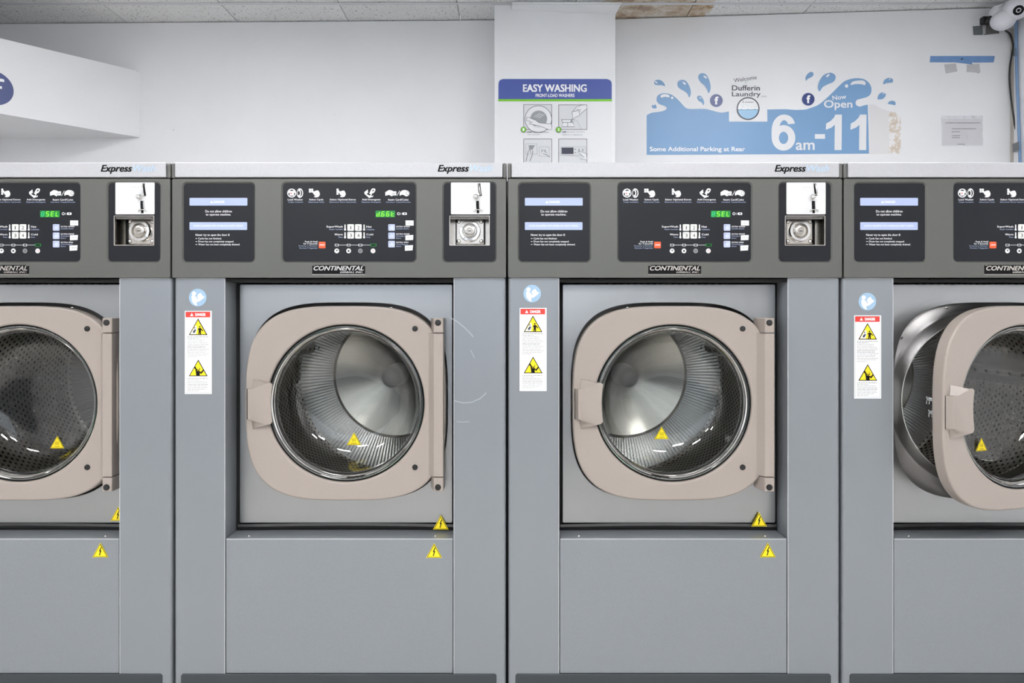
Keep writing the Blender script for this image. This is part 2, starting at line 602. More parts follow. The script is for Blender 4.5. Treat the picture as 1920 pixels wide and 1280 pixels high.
def empty(name, loc):
    o = bpy.data.objects.new(name, None)
    o.empty_display_size = 0.1
    o.location = loc
    COL.objects.link(o)
    return o

def centred(name, mb, parent=None):
    """link a mesh built in world coordinates with its origin at its own centre"""
    xs = list(zip(*mb.v))
    c = [(min(a) + max(a)) / 2 for a in xs]
    mb.v = [(v[0] - c[0], v[1] - c[1], v[2] - c[2]) for v in mb.v]
    o = obj(name, mb, parent)
    if parent:
        pl = parent.location
        o.location = (c[0] - pl[0], c[1] - pl[1], c[2] - pl[2])
    else:
        o.location = c
    return o

# ------------------------------------------------------------------ the room
CEIL = H + 1.574
def xp(px, dep): return (px - 960) / F * dep
# back wall in two gently angled runs, seen from the camera at these depths
BL = (xp(-400, 3.77), 3.77 - D)
def wallL(x): return 2.117 - (x + 2.81) * (0.049 / 2.72)        # y of the left run
RX0, RY0 = xp(1155, 3.69), 3.69 - D
RX1, RY1 = 2.591, 3.547 - D
RS = (RY1 - RY0) / (RX1 - RX0)
def wallR(x): return RY0 + (x - RX0) * RS
XL = -3.9
YF = -4.3
def struct(name, mb, label):
    o = obj(name, mb)
    return tag(o, label, None, None, 'structure')

b = MB()
b.add([(XL, wallL(XL), 0), (0.2, wallL(0.2), 0), (0.2, wallL(0.2), CEIL - 0.006), (XL, wallL(XL), CEIL - 0.006),
       (XL, wallL(XL) + .1, 0), (0.2, wallL(0.2) + .1, 0), (0.2, wallL(0.2) + .1, CEIL - 0.006), (XL, wallL(XL) + .1, CEIL - 0.006)],
      [(0, 1, 2, 3), (7, 6, 5, 4), (3, 2, 6, 7), (0, 3, 7, 4), (1, 5, 6, 2)], 'wall')
x1 = RX1 + 0.1
b.add([(0.2, wallR(0.2), 0), (x1, wallR(x1), 0), (x1, wallR(x1), CEIL - 0.006), (0.2, wallR(0.2), CEIL - 0.006),
       (0.2, wallR(0.2) + .1, 0), (x1, wallR(x1) + .1, 0), (x1, wallR(x1) + .1, CEIL - 0.006), (0.2, wallR(0.2) + .1, CEIL - 0.006)],
      [(0, 1, 2, 3), (7, 6, 5, 4), (3, 2, 6, 7), (0, 3, 7, 4), (1, 5, 6, 2)], 'wall')
struct('wall_back', b, 'white painted wall behind the washers')
b = MB(); b.box(RX1, RX1 + .1, YF, RY1 + .05, 0, CEIL - 0.006, 'wall')
struct('wall_right', b, 'white painted wall meeting the back wall at the right edge')
b = MB(); b.box(XL - .1, XL, YF, 2.2, 0, CEIL - 0.006, 'wall')
struct('wall_left', b, 'white painted wall at the left end of the laundry')
b = MB(); b.box(XL - .1, RX1 + .1, YF - .1, 2.3, -.06, 0, 'floor')
struct('floor', b, 'grey tiled floor of the aisle')
# front wall with an added, unseen window for bluish light and reflections
WX0, WX1, WZ0, WZ1 = -2.6, 0.9, 1.0, 2.25
b = MB()
b.box(XL, WX0, YF - .1, YF, 0, CEIL - .006, 'wall'); b.box(WX1, RX1, YF - .1, YF, 0, CEIL - .006, 'wall')
b.box(WX0, WX1, YF - .1, YF, WZ1, CEIL - .006, 'wall'); b.box(WX0, WX1, YF - .1, YF, 0, WZ0, 'wall')
b.box(XL, RX1, YF, YF + .012, 0.1, 0.98, 'dado')
struct('wall_front', b, 'shop front wall with a slate lower half')
b = MB()
for x in (WX0, (WX0 + WX1) / 2 - .03, WX1 - .06):
    b.box(x, x + .06, YF - .09, YF - .02, WZ0, WZ1, 'cap', .004)
b.box(WX0, WX1, YF - .088, YF - .022, WZ0, WZ0 + .06, 'cap', .004); b.box(WX0, WX1, YF - .088, YF - .022, WZ1 - .06, WZ1, 'cap', .004)
b.add([(WX0, YF - .055, WZ0), (WX1, YF - .055, WZ0), (WX1, YF - .055, WZ1), (WX0, YF - .055, WZ1)], [(0, 1, 2, 3)], 'sleeve')
struct('added_window_1', b, 'added unseen shop window behind the viewer')

# ceiling: tiles on a grid, T-bars, dark void above
TY = [1.875 - 0.61 * k for k in range(0, 12)]
TX = [-2.112 + 0.61 * k for k in range(-3, 9)]
LAMPS = [(TX[4], TY[2]), (TX[8], TY[2]), (TX[2], TY[6]), (TX[5], TY[6]), (TX[8], TY[6]), (TX[3], TY[9]), (TX[7], TY[9])]
b = MB()
random.seed(4)
ys = [2.3] + TY
for i in range(len(ys) - 1):
    for k in range(len(TX)):
        x0 = TX[k]; x1_ = x0 + .61
        x0c, x1c = max(x0, XL), min(x1_, RX1 + .05)
        if x1c - x0c < .02: continue
        if any(abs(x0 - lx) < .01 and (abs(ys[i] - ly) < .01 or abs(ys[i] - ly + .61) < .01) for lx, ly in LAMPS):
            continue
        dz = random.uniform(-.001, .001)
        b.box(x0c + .0018, x1c - .0018, ys[i + 1] + .002, ys[i] - .002, CEIL + dz, CEIL + .016, 'tile', .0012, 1)
o = struct('ceiling', b, 'speckled acoustic tile ceiling with a brown water stain by the pillar')
b = MB()
b.box(XL - .1, RX1 + .15, YF - .1, 2.35, CEIL + .14, CEIL + .16, 'dark')
struct('ceiling_void', b, 'dark void above the ceiling tiles')
b = MB()
for y in TY:
    b.box(XL, RX1, y - .012, y + .012, CEIL - .004, CEIL - .0012, 'tbar', .0006, 1)
struct('trim_1', b, 'white metal ceiling grid bars')

# added light panels out of view, brightening the washers and back wall
WORDS = ['over the middle of the aisle', 'over the right end of the aisle',
         'farther back on the left', 'farther back in the middle', 'farther back on the right', 'by the shop window on the left', 'by the shop window on the right']
for (lx, ly), wd in zip(LAMPS, WORDS):
    r = empty('added_ceiling_light', (lx + .305, ly - .61 + .61, CEIL))
    tag(r, 'added unseen white ceiling light panel ' + wd, 'added ceiling light', 'added ceiling light panels')
    f = MB()
    X0, X1, Y0, Y1 = -.303, .303, -.608, .608
    for a in ((X0, X1, Y0, Y0 + .02), (X0, X1, Y1 - .02, Y1), (X0, X0 + .02, Y0 + .02, Y1 - .02), (X1 - .02, X1, Y0 + .02, Y1 - .02)):
        f.box(*a, 0.0, .06, 'tbar')
    obj('light_frame', f, r)
    f = MB(); f.box(X0 + .02, X1 - .02, Y0 + .02, Y1 - .02, .012, .02, 'lamp')
    obj('diffuser', f, r)

# pillar in front of the back wall
pd = 3.52
PX0, PX1 = xp(927, pd), xp(1154, pd)
PY = pd - D
b = MB(); b.box(PX0, PX1, PY, 2.12, 0, CEIL - .004, 'wall2', .003)
b.prism([(PX0 + .09, PY - .001), (PX0 + .09, PY - .035), (PX1 + .028, PY - .035), (PX1 + .001, PY + .03), (PX1 + .001, PY - .001)], CEIL - .016, CEIL - .0045, 'wall2', .001)
b.add([(PX1, PY - .001, CEIL - .055), (PX1 + .028, PY - .035, CEIL - .008), (PX1 + .001, PY + .03, CEIL - .008), (PX0 + .09, PY - .035, CEIL - .008), (PX0 + .09, PY - .001, CEIL - .03)],
      [(0, 1, 2), (0, 1, 3, 4)], 'wall2')
struct('wall_pillar', b, 'white boxed pillar standing out from the back wall')

# wedge shaped bulkhead at upper left
bz0, bz1 = H + .941, H + 1.297
sx, sy = -2.456 + 2.034, -.456
ex, ey = -2.034 + sx * 3.2, wallL(-2.034) + sy * 3.2
b = MB()
b.prism([(-2.034, wallL(-2.034) + .002), (ex, ey), (ex, wallL(ex) + .03), (-2.034, wallL(-2.034) + .03)], bz0, bz1, 'wall2')
b.prism([(-2.05, wallL(-2.05) - .012), (ex, ey - .004), (ex, ey + .012), (-2.05, wallL(-2.05) + .004)], bz1, bz1 + .006, 'wall2')
struct('wall_bulkhead', b, 'white wedge shaped bulkhead jutting from the back wall at upper left')
# mapper for its slanted face
fn = Vector((sy, -sx, 0)).normalized()
if fn.y > 0: fn = -fn
B0 = Vector((-2.034, wallL(-2.034) + .002, 0))
def mapB(px, py, off=0.0):
    d = Vector(((px - 960) / F, 1, (HOR - py) / F)); c = Vector((0, -D, H))
    t = (B0 - c).dot(fn) / d.dot(fn)
    return c + d * t + fn * off
def disc_on_face(cx_px, cy_px, rad, n=48):
    c = mapB(cx_px, cy_px); u = Vector((sx, sy, 0)).normalized(); z = Vector((0, 0, 1))
    return c, u, z
c, u, z = disc_on_face(-14, 164, .1)
if u.x < 0: u = -u
b = MB(lambda x, y, off: c + u * x + z * (-y) + fn * off)
b.disc(0, 0, .083, 'navy', .001, n=64)
b.text('f', -.02, -.055, .045, .06, 'white', .0018, bold=.06, res=6)
o = centred('logo_sticker', b)
tag(o, 'round navy sticker with a white f, cut by the left edge, on the bulkhead', 'sticker')

# ------------------------------------------------------------------ things on the walls
def planemap(p0, n):
    def f(px, py, off=0.0):
        d = Vector(((px - 960) / F, 1, (HOR - py) / F)); c = Vector((0, -D, H))
        t = (p0 - c).dot(n) / d.dot(n)
        return c + d * t + n * off
    return f
nR = Vector((RS, -1, 0)).normalized()
mapR = planemap(Vector((RX0, RY0, 0)), nR)
mapP = planemap(Vector((0, PY, 0)), Vector((0, -1, 0)))
K = 7.1112
def z3(x, y): return (1200 + x / K, 120 + y / K)
def z4(x, y): return (1430 + x / K, 120 + y / K)

root = empty('wall_sticker', mapR(1420, 290, .001))
tag(root, 'large blue wave vinyl wall sticker reading Dufferin Laundry Now Open 6am-11', 'wall sticker')
b = MB(mapR)
w1 = catmull([z3(*p) for p in ((88, 685), (150, 652), (240, 640), (310, 625), (350, 605), (355, 585), (330, 560), (270, 540), (235, 515), (220, 480),
     (230, 430), (270, 400), (330, 390), (400, 402), (460, 435), (520, 490), (570, 545), (620, 590), (690, 600), (850, 598), (940, 615), (1040, 642), (1100, 648), (1185, 632))], 3, False)
w2 = catmull([z4(*p) for p in ((62, 607), (300, 603), (420, 612), (560, 608), (640, 585), (740, 545), (830, 475), (920, 390), (1010, 300), (1090, 230),
     (1180, 198), (1260, 190), (1340, 200), (1400, 235), (1440, 290), (1450, 350), (1435, 405), (1390, 440), (1320, 460), (1260, 478), (1240, 505), (1245, 545), (1290, 568), (1340, 555), (1400, 540))], 3, False)
b.poly([z3(88, 1212)] + w1 + [z3(1187, 768), z4(62, 768)] + w2 + [z4(1405, 700), z4(1418, 1195)], 'decal', .001)
b.poly(catmull([z3(*p) for p in ((272, 425), (310, 403), (370, 408), (395, 430), (380, 445), (330, 437), (285, 450))], 4), 'decalwhite', .0016)
b.poly(circ(*z3(428, 452), 2.3, 16), 'decalwhite', .0016)
b.poly(catmull([z4(*p) for p in ((1170, 270), (1200, 235), (1270, 222), (1340, 222), (1372, 250), (1360, 282), (1310, 270), (1240, 268), (1180, 280))], 4), 'decalwhite', .0016)
b.poly(circ(*z4(1117, 294), 3.2, 16), 'decalwhite', .0016)
centred('wave_panel', b, root)
DR = [(z3, ((188, 245), (200, 222), (235, 210), (280, 220), (315, 250), (335, 295), (290, 283), (240, 282), (200, 275)), (215, 245, 22)),
      (z3, ((500, 265), (515, 228), (560, 212), (610, 225), (650, 280), (675, 350), (675, 410), (655, 447), (635, 405), (600, 370), (540, 335), (508, 305)), (590, 258, 26)),
      (z3, ((775, 180), (790, 140), (830, 122), (880, 140), (920, 210), (940, 290), (935, 355), (912, 390), (895, 345), (860, 290), (800, 235)), (868, 175, 26)),
      (z3, ((760, 450), (775, 425), (810, 425), (840, 465), (855, 510), (845, 550), (820, 515), (780, 490)), (805, 450, 14)),
      (z3, ((155, 570), (165, 545), (180, 552), (205, 540), (222, 580), (205, 592), (175, 590)), None),
      (z4, ((578, 225), (570, 180), (600, 130), (645, 105), (675, 120), (672, 155), (640, 180), (600, 200)), None),
      (z4, ((758, 365), (735, 320), (750, 240), (800, 160), (860, 125), (920, 118), (965, 150), (970, 195), (940, 240), (860, 275), (800, 310)), (868, 155, 28)),
      (z4, ((1608, 270), (1610, 235), (1640, 200), (1690, 185), (1730, 200), (1735, 240), (1700, 250), (1650, 255)), (1695, 203, 15)),
      (z4, ((1530, 465), (1545, 410), (1590, 380), (1635, 395), (1635, 430), (1600, 465), (1560, 472)), (1608, 396, 13)),
      (z4, ((1668, 530), (1690, 500), (1740, 490), (1770, 515), (1765, 548), (1720, 540)), None)]
for zf, pts, hl in DR:
    b = MB(mapR)
    b.poly(catmull([zf(*p) for p in pts], 5), 'decal', .001)
    if hl:
        b.poly([(zf(hl[0], hl[1])[0] + q[0], zf(hl[0], hl[1])[1] + q[1]) for q in
                [(hl[2] / K * (1.0 * math.cos(a) * .9), hl[2] / K * (.55 * math.sin(a) + .5 * math.cos(a) * (-1 if zf is z4 else 1))) for a in [i * math.pi / 8 for i in range(16)]]], 'decalwhite', .0016)
    centred('water_drop', b, root)
b = MB(mapR)
c6 = z4(277, 985)
A_ = circ(c6[0], c6[1], 62 / K, 48, 82 / K); B_ = circ(c6[0], c6[1], 157 / K, 48, 170 / K)
b.add([mapR(x, y, .0016) for x, y in A_ + B_], [(i, (i + 1) % 48, 48 + (i + 1) % 48, 48 + i) for i in range(48)], 'decalwhite')
b.poly([z4(*p) for p in catmull([(119, 990), (118, 880), (135, 790), (175, 725), (230, 685), (290, 675), (350, 690), (400, 730), (430, 795)], 4, False)
        + [(338, 803)] + catmull([(322, 770), (285, 750), (245, 775), (222, 830), (216, 880), (215, 960)], 4, False)], 'decalwhite', .0018)
b.text('am', *z4(440, 1048), *z4(692, 1147), 'decalwhite', .0016, bold=.03, res=6)
b.rect(*z4(695, 935), *z4(830, 997), 'decalwhite', .0016)
one = [(845, 795), (905, 760), (950, 715), (968, 675), (1055, 675), (1050, 1147), (955, 1147), (960, 810), (920, 845), (840, 878)]
b.poly([z4(*p) for p in one], 'decalwhite', .0016)
b.poly([z4(p[0] + 328, p[1]) for p in one], 'decalwhite', .0016)
b.text('Now', *z4(927, 413), *z4(1113, 474), 'decalwhite', .0016, bold=.02, rot=7)
b.text('Open', *z4(815, 482), *z4(1195, 616), 'decalwhite', .0016, bold=.02)
centred('opening_lettering', b, root)
b = MB(mapR)
b.text('Some Additional Parking at Rear', *z3(130, 1103), *z3(1400, 1182), 'white', .0016, bold=.02)
centred('parking_lettering', b, root)
b = MB(mapR)
b.text('Welcome', *z3(1248, 172), *z3(1556, 226), 'decalgrey', .0016, bold=.01, rot=9)
b.text('to', *z3(1397, 238), *z3(1427, 255), 'tagink', .0016)
b.text('Dufferin', *z3(1225, 285), *z3(1597, 355), 'decalgrey', .0016, bold=.022)
b.text('Laundry', *z3(1225, 370), *z3(1607, 452), 'decalgrey', .0016, bold=.012)
b.text('.com', *z3(1609, 424), *z3(1685, 445), 'tagink', .0016)
centred('lettering', b, root)
for cx_, cy_, r_ in ((*z3(1017, 488), 12.0), (*z4(607, 470), 11.8)):
    b = MB(mapR)
    b.disc(cx_, cy_, r_, 'navy', .0012, n=40)
    b.text('f', cx_ - 3.4, cy_ - 7.4, cx_ + 4.0, cy_ + 7.4, 'white', .0018, bold=.05, res=6)
    centred('round_badge', b, root)
b = MB(mapR)
cc = z3(1440, 595)
b.disc(*cc, 20.5, 'decalwhite', .0016, n=48)
wv = [(cc[0] - 19.3 + 38.6 * i / 24, cc[1] + 1.6 + .9 * math.cos(i * math.pi / 4)) for i in range(25)]
b.poly(wv + circ(cc[0], cc[1], 19.4, 24, None, 5, 175), 'water', .002)
b.ring(*cc, 19.2, 21.4, 'decalgrey', .0024)
b.text('L', cc[0] - 10, cc[1] - 15, cc[0] - 7, cc[1] - 11, 'ink', .002, bold=.02)
b.line([(cc[0] - 6 + i, cc[1] - 12 + .5 * math.sin(i * 1.7)) for i in range(17)], .8, 'decalgrey', .002)
random.seed(8)
for i in range(9):
    b.disc(cc[0] + random.uniform(-13, 13), cc[1] - random.uniform(1.5, 8), random.uniform(.4, .9), 'water', .002, n=10)
centred('washer_emblem', b, root)

root = empty('torn_patch', mapR(1658, 290, .001))
tag(root, 'torn patch of white film and bare beige wall right of the blue sticker', 'wall patch')
b = MB(mapR)
b.poly([(1629, 196), (1640, 196), (1652, 203), (1668, 209), (1667, 250), (1669, 288), (1630, 289)], 'film', .0008)
centred('film_remnant', b, root)
random.seed(3)
e = [(1667 + random.uniform(-1.5, 1.5), 208 + i * 3.2) for i in range(26)]
f_ = [(1688.5, 288), (1688.5, 214)]
b = MB(mapR)
b.poly([(1669, 208), (1674, 211), (1679, 210), (1681, 216), (1685, 213), (1689, 219), (1689, 284), (1684, 289), (1676, 284), (1671, 289)] + e[::-1][:-1], 'residue', .001)
centred('bare_area', b, root)

b = MB(mapR)
b.poly([(1744, 105), (1865, 105), (1863, 117), (1822, 117.5), (1823, 121), (1806, 119), (1790, 117), (1743, 117)], 'bluetape', .0012)
b.poly([(1801, 111), (1806, 108), (1804, 111.5), (1802, 112.5)], 'ink', .0018)
tag(centred('masking_tape', b), 'long strip of blue masking tape stuck level on the back wall', 'tape')
b = MB(mapR); b.poly([(1770, 121), (1792, 119), (1795, 134), (1773, 138)], 'greytape', .0012)
tag(centred('tape_scrap', b), 'left of two pale grey tape scraps under the blue tape', 'tape', 'grey tape scraps')
b = MB(mapR); b.poly([(1812, 121), (1836, 120), (1838, 135), (1835, 138), (1829, 136), (1812, 135)], 'greytape', .0012)
tag(centred('tape_scrap', b), 'right of two pale grey tape scraps under the blue tape', 'tape', 'grey tape scraps')

root = empty('document_sleeve', mapR(1802, 274, .002))
tag(root, 'clear plastic sleeve with a printed notice on the back wall at right', 'document sleeve')
b = MB(mapR)
b.rect(1767, 223, 1841, 272, 'film', .001)
for i, (a0, a1, yy) in enumerate(((1772, 1838, 230.5), (1784, 1830, 241.5), (1784, 1799, 247), (1784, 1800, 254.5), (1784, 1799, 258), (1795, 1808, 272 - 1.5))):
    b.rect(a0, yy - .7, a1, yy + .7, 'tagink', .0026)
centred('notice', b, root)
b = MB(mapR)
N = 16
vs = []; fs = []
random.seed(12)
for j in range(9):
    for i in range(N + 1):
        vs.append(mapR(1764 + 78 * i / N, 217 + 57 * j / 8, .0045 + random.uniform(-.003, .003)))
for j in range(8):
    for i in range(N):
        a = j * (N + 1) + i
        fs.append((a, a + 1, a + N + 2, a + N + 1))
b.add(vs, fs, 'sleeve')
centred('plastic_pocket', b, root)

# poster on the pillar
root = empty('instruction_poster', mapP(1040, 320, .001))
tag(root, 'EASY WASHING front-load washers instruction poster on the white pillar', 'poster')
def p5(x, y): return (930 + x / 8.727, 180 + y / 8.727)
b = MB(mapP)
b.poly(rrect(934, 148, 1147, 420, 8), 'poster', .001)
hd = [(934.5, 187)] + [(934.5, 158), (935.5, 153), (938, 150), (943, 148.2)] + [(1138, 148.2), (1143, 150), (1146, 153), (1147, 158), (1147, 187)]
b.poly(hd, 'posterblue', .0018)
b.rect(934, 186, 1147.3, 190.2, 'postergreen', .002)
b.text('EASY WASHING', 980.5, 158.3, 1100, 172.5, 'white', .0025, bold=.03)
b.text('FRONT-LOAD WASHERS', 1004.3, 176, 1077, 182.2, 'white', .0025, bold=.02)
for z in ((450, 138, 915, 553), (1022, 142, 1490, 553), (450, 702, 915, 1180), (1022, 702, 1490, 1180)):
    b.frame(*p5(z[0], z[1]), *p5(z[2], z[3]), .8, 'decalgrey', .0026)
    b.rect(*p5(z[0], z[1]), *p5(z[2], z[3]), 'posterpale', .0018)
centred('poster_sheet', b, root)
b = MB(mapP)
o_ = .003
c1 = p5(692, 380)
b.disc(*c1, 25, 'poster', o_); b.ring(*c1, 24.6, 25.5, 'decalgrey', o_ + .0004)
c2 = p5(697, 378); b.disc(*c2, 15.8, 'postergrey', o_ + .0006)
for k in (0, 4, 8):
    b.line([(c2[0] - 8 + k, c2[1] - 4 + k * .3), (c2[0] + 3 + k, c2[1] - 11 + k * .3)], .7, 'poster', o_ + .0008)
b.poly([p5(*q) for q in ((590, 480), (640, 490), (700, 480), (750, 510), (700, 530), (620, 515))], 'posterpale', o_ + .0008)
hand = [p5(*q) for q in ((500, 355), (530, 350), (600, 380), (650, 400), (700, 440), (905, 462), (912, 552), (850, 550), (720, 495), (640, 478), (545, 462), (540, 445), (595, 440), (545, 410), (502, 408))]
b.poly(hand, 'poster', o_ + .001); b.line(hand[:6], .7, 'decalgrey', o_ + .0014); b.line(hand[7:] + hand[:1], .7, 'decalgrey', o_ + .0014)
# second picture
bx = [p5(*q) for q in ((1068, 388), (1290, 388), (1258, 440), (1287, 505), (1070, 505), (1092, 440), (1068, 388))]
b.poly(bx[:-1], 'poster', o_); b.line(bx, .8, 'decalgrey', o_ + .0005)
b.line([p5(1092, 435), p5(1258, 435)], .7, 'decalgrey', o_ + .0005); b.line([p5(1172, 435), p5(1172, 505)], .7, 'decalgrey', o_ + .0005)
b.line([p5(1300, 400), p5(1325, 402), p5(1400, 550)], .5, 'postergrey', o_ + .0005)
cup = [p5(*q) for q in ((1242, 262), (1350, 240), (1372, 320), (1258, 370), (1242, 262))]
arm = [p5(*q) for q in ((1260, 250), (1310, 185), (1400, 150), (1485, 146), (1487, 210), (1380, 295), (1350, 290), (1385, 225), (1320, 220))]
b.poly(arm, 'poster', o_ + .0006); b.line(arm, .7, 'decalgrey', o_ + .001)
b.poly(cup[:-1], 'poster', o_ + .0012); b.line(cup, .8, 'decalgrey', o_ + .0016)
b.poly([p5(*q) for q in ((1232, 375), (1258, 370), (1250, 440), (1205, 440))], 'postergrey', o_ + .0006)
# third and fourth
b.frame(*p5(485, 780), *p5(672, 955), .5, 'postergrey', o_); b.frame(*p5(703, 830), *p5(872, 990), .5, 'postergrey', o_)
b.rect(*p5(530, 812), *p5(638, 820), 'decalgrey', o_ + .0004)
b.poly([p5(*q) for q in ((540, 822), (622, 822), (600, 880), (540, 880))], 'postergrey', o_ + .0004)
for q in (((490, 1070), (530, 900), (550, 880), (575, 940)), ((555, 1070), (600, 940), (600, 890)), ((740, 880), (760, 875), (742, 925)), ((775, 890), (830, 935)), ((790, 880), (820, 905)), ((770, 945), (830, 965), (880, 1005))):
    b.line([p5(*t) for t in q], .8, 'decalgrey', o_ + .0006)
b.frame(*p5(1060, 830), *p5(1465, 975), .5, 'postergrey', o_)
b.rect(*p5(1072, 845), *p5(1268, 950), 'decalgrey', o_ + .0004)
for q in ((1285, 868), (1345, 868), (1405, 868), (1285, 920), (1345, 895), (1405, 895)):
    b.rect(*p5(q[0], q[1]), *p5(q[0] + 25, q[1] + 10), 'decalgrey', o_ + .0004)
fg = [p5(*q) for q in ((1340, 900), (1370, 910), (1480, 945), (1487, 1050), (1380, 1030), (1440, 1005), (1340, 915))]
b.poly(fg, 'poster', o_ + .0008); b.line(fg, .7, 'decalgrey', o_ + .001)
for (cx_, cy_), s_ in ((p5(450, 552), '1'), (p5(1024, 552), '2')):
    b.disc(cx_, cy_, 5.3, 'decalgrey', o_ + .001); b.disc(cx_, cy_, 4.6, 'postergreen', o_ + .0016)
    b.text(s_, cx_ - 1.6, cy_ - 2.6, cx_ + 1.6, cy_ + 2.6, 'white', o_ + .002, bold=.02)
b.text('LOAD', *p5(508, 577), *p5(588, 603), 'decalgrey', o_, bold=.02)
b.text('washer and close', *p5(598, 579), *p5(862, 603), 'postergrey', o_)
b.text('door securely', *p5(515, 622), *p5(716, 648), 'postergrey', o_)
b.text('ADD', *p5(1083, 577), *p5(1148, 603), 'decalgrey', o_, bold=.02)
b.text('detergent and fabric', *p5(1158, 579), *p5(1452, 603), 'postergrey', o_)
b.text('softener to dispensers', *p5(1083, 622), *p5(1412, 650), 'postergrey', o_)
centred('printed_pictures', b, root)

# security camera in the corner
def at(px, py, dep): return Vector((xp(px, dep), dep - D, H + (HOR - py) / F * dep))
cd = 3.42
root = empty('security_camera', at(1881, 48, cd))
tag(root, 'white round-headed security camera high in the right corner', 'security camera')
def part_w(name, mb): return centred(name, mb, root)
b = MB(); b.ball(at(1881, 38, cd), .056, 'camwhite', 1, 1, .86, 32); part_w('camera_base', b)
b = MB(); b.ball(at(1872, 25, cd + .04), .042, 'camwhite', 1, 1, 1, 24); part_w('mount_neck', b)
hc = at(1905, 17, cd - .04)
b = MB(); b.ball(hc, .055, 'camwhite', 1.05, 1, .95, 32); hd_ = part_w('camera_head', b)
ld = Vector((-.40, -.88, -.50)).normalized()
rt = ld.to_track_quat('Y', 'Z').to_matrix().to_4x4()
b = MB(); b.lathe([(0, -.006), (.004, -.006), (.007, -.002)], 0, 0, 'ink', 32); b.lathe([(.007, -.002), (.0085, -.003), (.011, -.001)], 0, 0, 'camwhite', 32)
b.lathe([(.011, -.001), (.0225, .001), (.023, .012)], 0, 0, 'ink', 32)
lo_ = hc + ld * .0550
b.v = [tuple(Matrix.Translation(lo_) @ rt @ Matrix.Rotation(math.pi, 4, 'Z') @ Vector(v)) for v in b.v]
part_w('lens', b)
b = MB(); b.tube([at(1866, 13, cd), at(1880, 8, cd - .03), at(1902, -2, cd - .05)], .0022, 'camwhite', 8); part_w('antenna', b)
b = MB(); c_ = at(1852, 38, 3.50)
b.box(c_.x - .03, c_.x + .06, c_.y - .01, c_.y + .02, c_.z - .018, c_.z + .018, 'black', .004)
b.tube([at(1850, 40, 3.49), at(1858, 36, 3.47), at(1866, 37, 3.45)], [.016, .02, .018], 'black', 14); part_w('mounting_arm', b)
b = MB(mapR)
b.poly([(1823.5, 49.5), (1841, 48), (1843, 65.5), (1825, 66)], 'ducttape', .0012)
tag(centred('duct_tape', b), 'square of dark duct tape left of the security camera arm', 'tape')
b = MB(mapR)
b.poly([(1840, 46), (1862, 46), (1868, 55), (1873, 60), (1873, 63), (1844, 66)], 'cap', .0022)
b.poly([(1841, 46), (1848, 46), (1847, 64), (1842, 65)], 'greytape', .003)
tag(centred('duct_tape', b), 'wrinkled duct tape strip under the security camera', 'tape')
# cables
pts = [(1864, 48), (1872, 54), (1881, 60), (1888, 66), (1892, 76), (1894, 90), (1892, 105), (1889, 125), (1888, 150), (1890, 180), (1893, 205), (1897, 235), (1902, 265), (1907, 295), (1912, 330)]
pts = catmull([mapR(px - 1 if px > 1890 else px, py, .018) if px < 1888 else Vector((mapR(1888, py, .018).x + (px - 1888) * .0022, mapR(1888, py, .02 + (px - 1888) * .001).y, mapR(1888, py, .018).z)) for px, py in pts], 4, False)
b = MB(); b.tube(pts, .0042, 'black', 10)
tag(centred('black_cable', b), 'black cable hanging down the right corner from the security camera', 'cable')
def mapRW(px, py, off=0.0):
    dep = (RX1 - off) * F / (px - 960)
    return Vector((RX1 - off, dep - D, H + (HOR - py) / F * dep))
bp = [(1905, 30), (1905.5, 80), (1906, 120), (1907, 160), (1909, 200), (1910.5, 250), (1912.5, 300), (1914, 340)]
bp = catmull([tuple(mapRW(x, y, .010)) for x, y in bp], 4, False)
b = MB(); b.tube(bp, .0068, 'bluepipe', 10)
tag(centred('blue_cable', b), 'thick blue cable running down the right wall by the corner', 'cable')
b = MB(); b.tube([at(1880, 64, 3.50), at(1884, 55, 3.47), at(1888, 51, 3.45)], .0016, 'camwhite', 6)
tag(centred('cable_tie', b), 'thin white tie around the black cable below the camera', 'cable tie')
b = MB(); q = [mapRW(1898, 92, .004), mapRW(1905, 90, .02), mapRW(1906, 104, .02), mapRW(1899, 105, .004)]
b.add(q, [(0, 1, 2, 3)], 'ducttape')
tag(centred('duct_tape', b), 'upper piece of duct tape holding the blue cable to the wall', 'tape')
b = MB(); b.poly = b.poly
q = [mapR(1893, 272, .02), mapRW(1911, 265, .022), mapRW(1911, 281, .022), mapR(1894, 287, .02)]
b.add(q, [(0, 1, 2, 3)], 'ducttape')
tag(centred('duct_tape', b), 'grey duct tape across both cables just above the washer', 'tape')
b = MB(); q = [mapR(1893.5, 200, .006), mapRW(1898, 192, .006), mapRW(1899, 208, .006), mapR(1894, 210, .006)]
b.add(q, [(0, 1, 2, 3)], 'greytape')
tag(centred('tape_scrap', b), 'small pale tape scrap in the corner behind the black cable', 'tape')
b = MB(); b.box(RX1 - .006, RX1 - .0005, RY1 - .022, RY1 - .006, 0, CEIL - .12, 'beige', .001)
struct('trim_2', b, 'thin bare corner bead in the right corner')

b = MB(); b.box(-1.75, 1.75, .05, 1.0, 0, .15, 'plinth', .005)
struct('trim_3', b, 'concrete plinth under the washers')

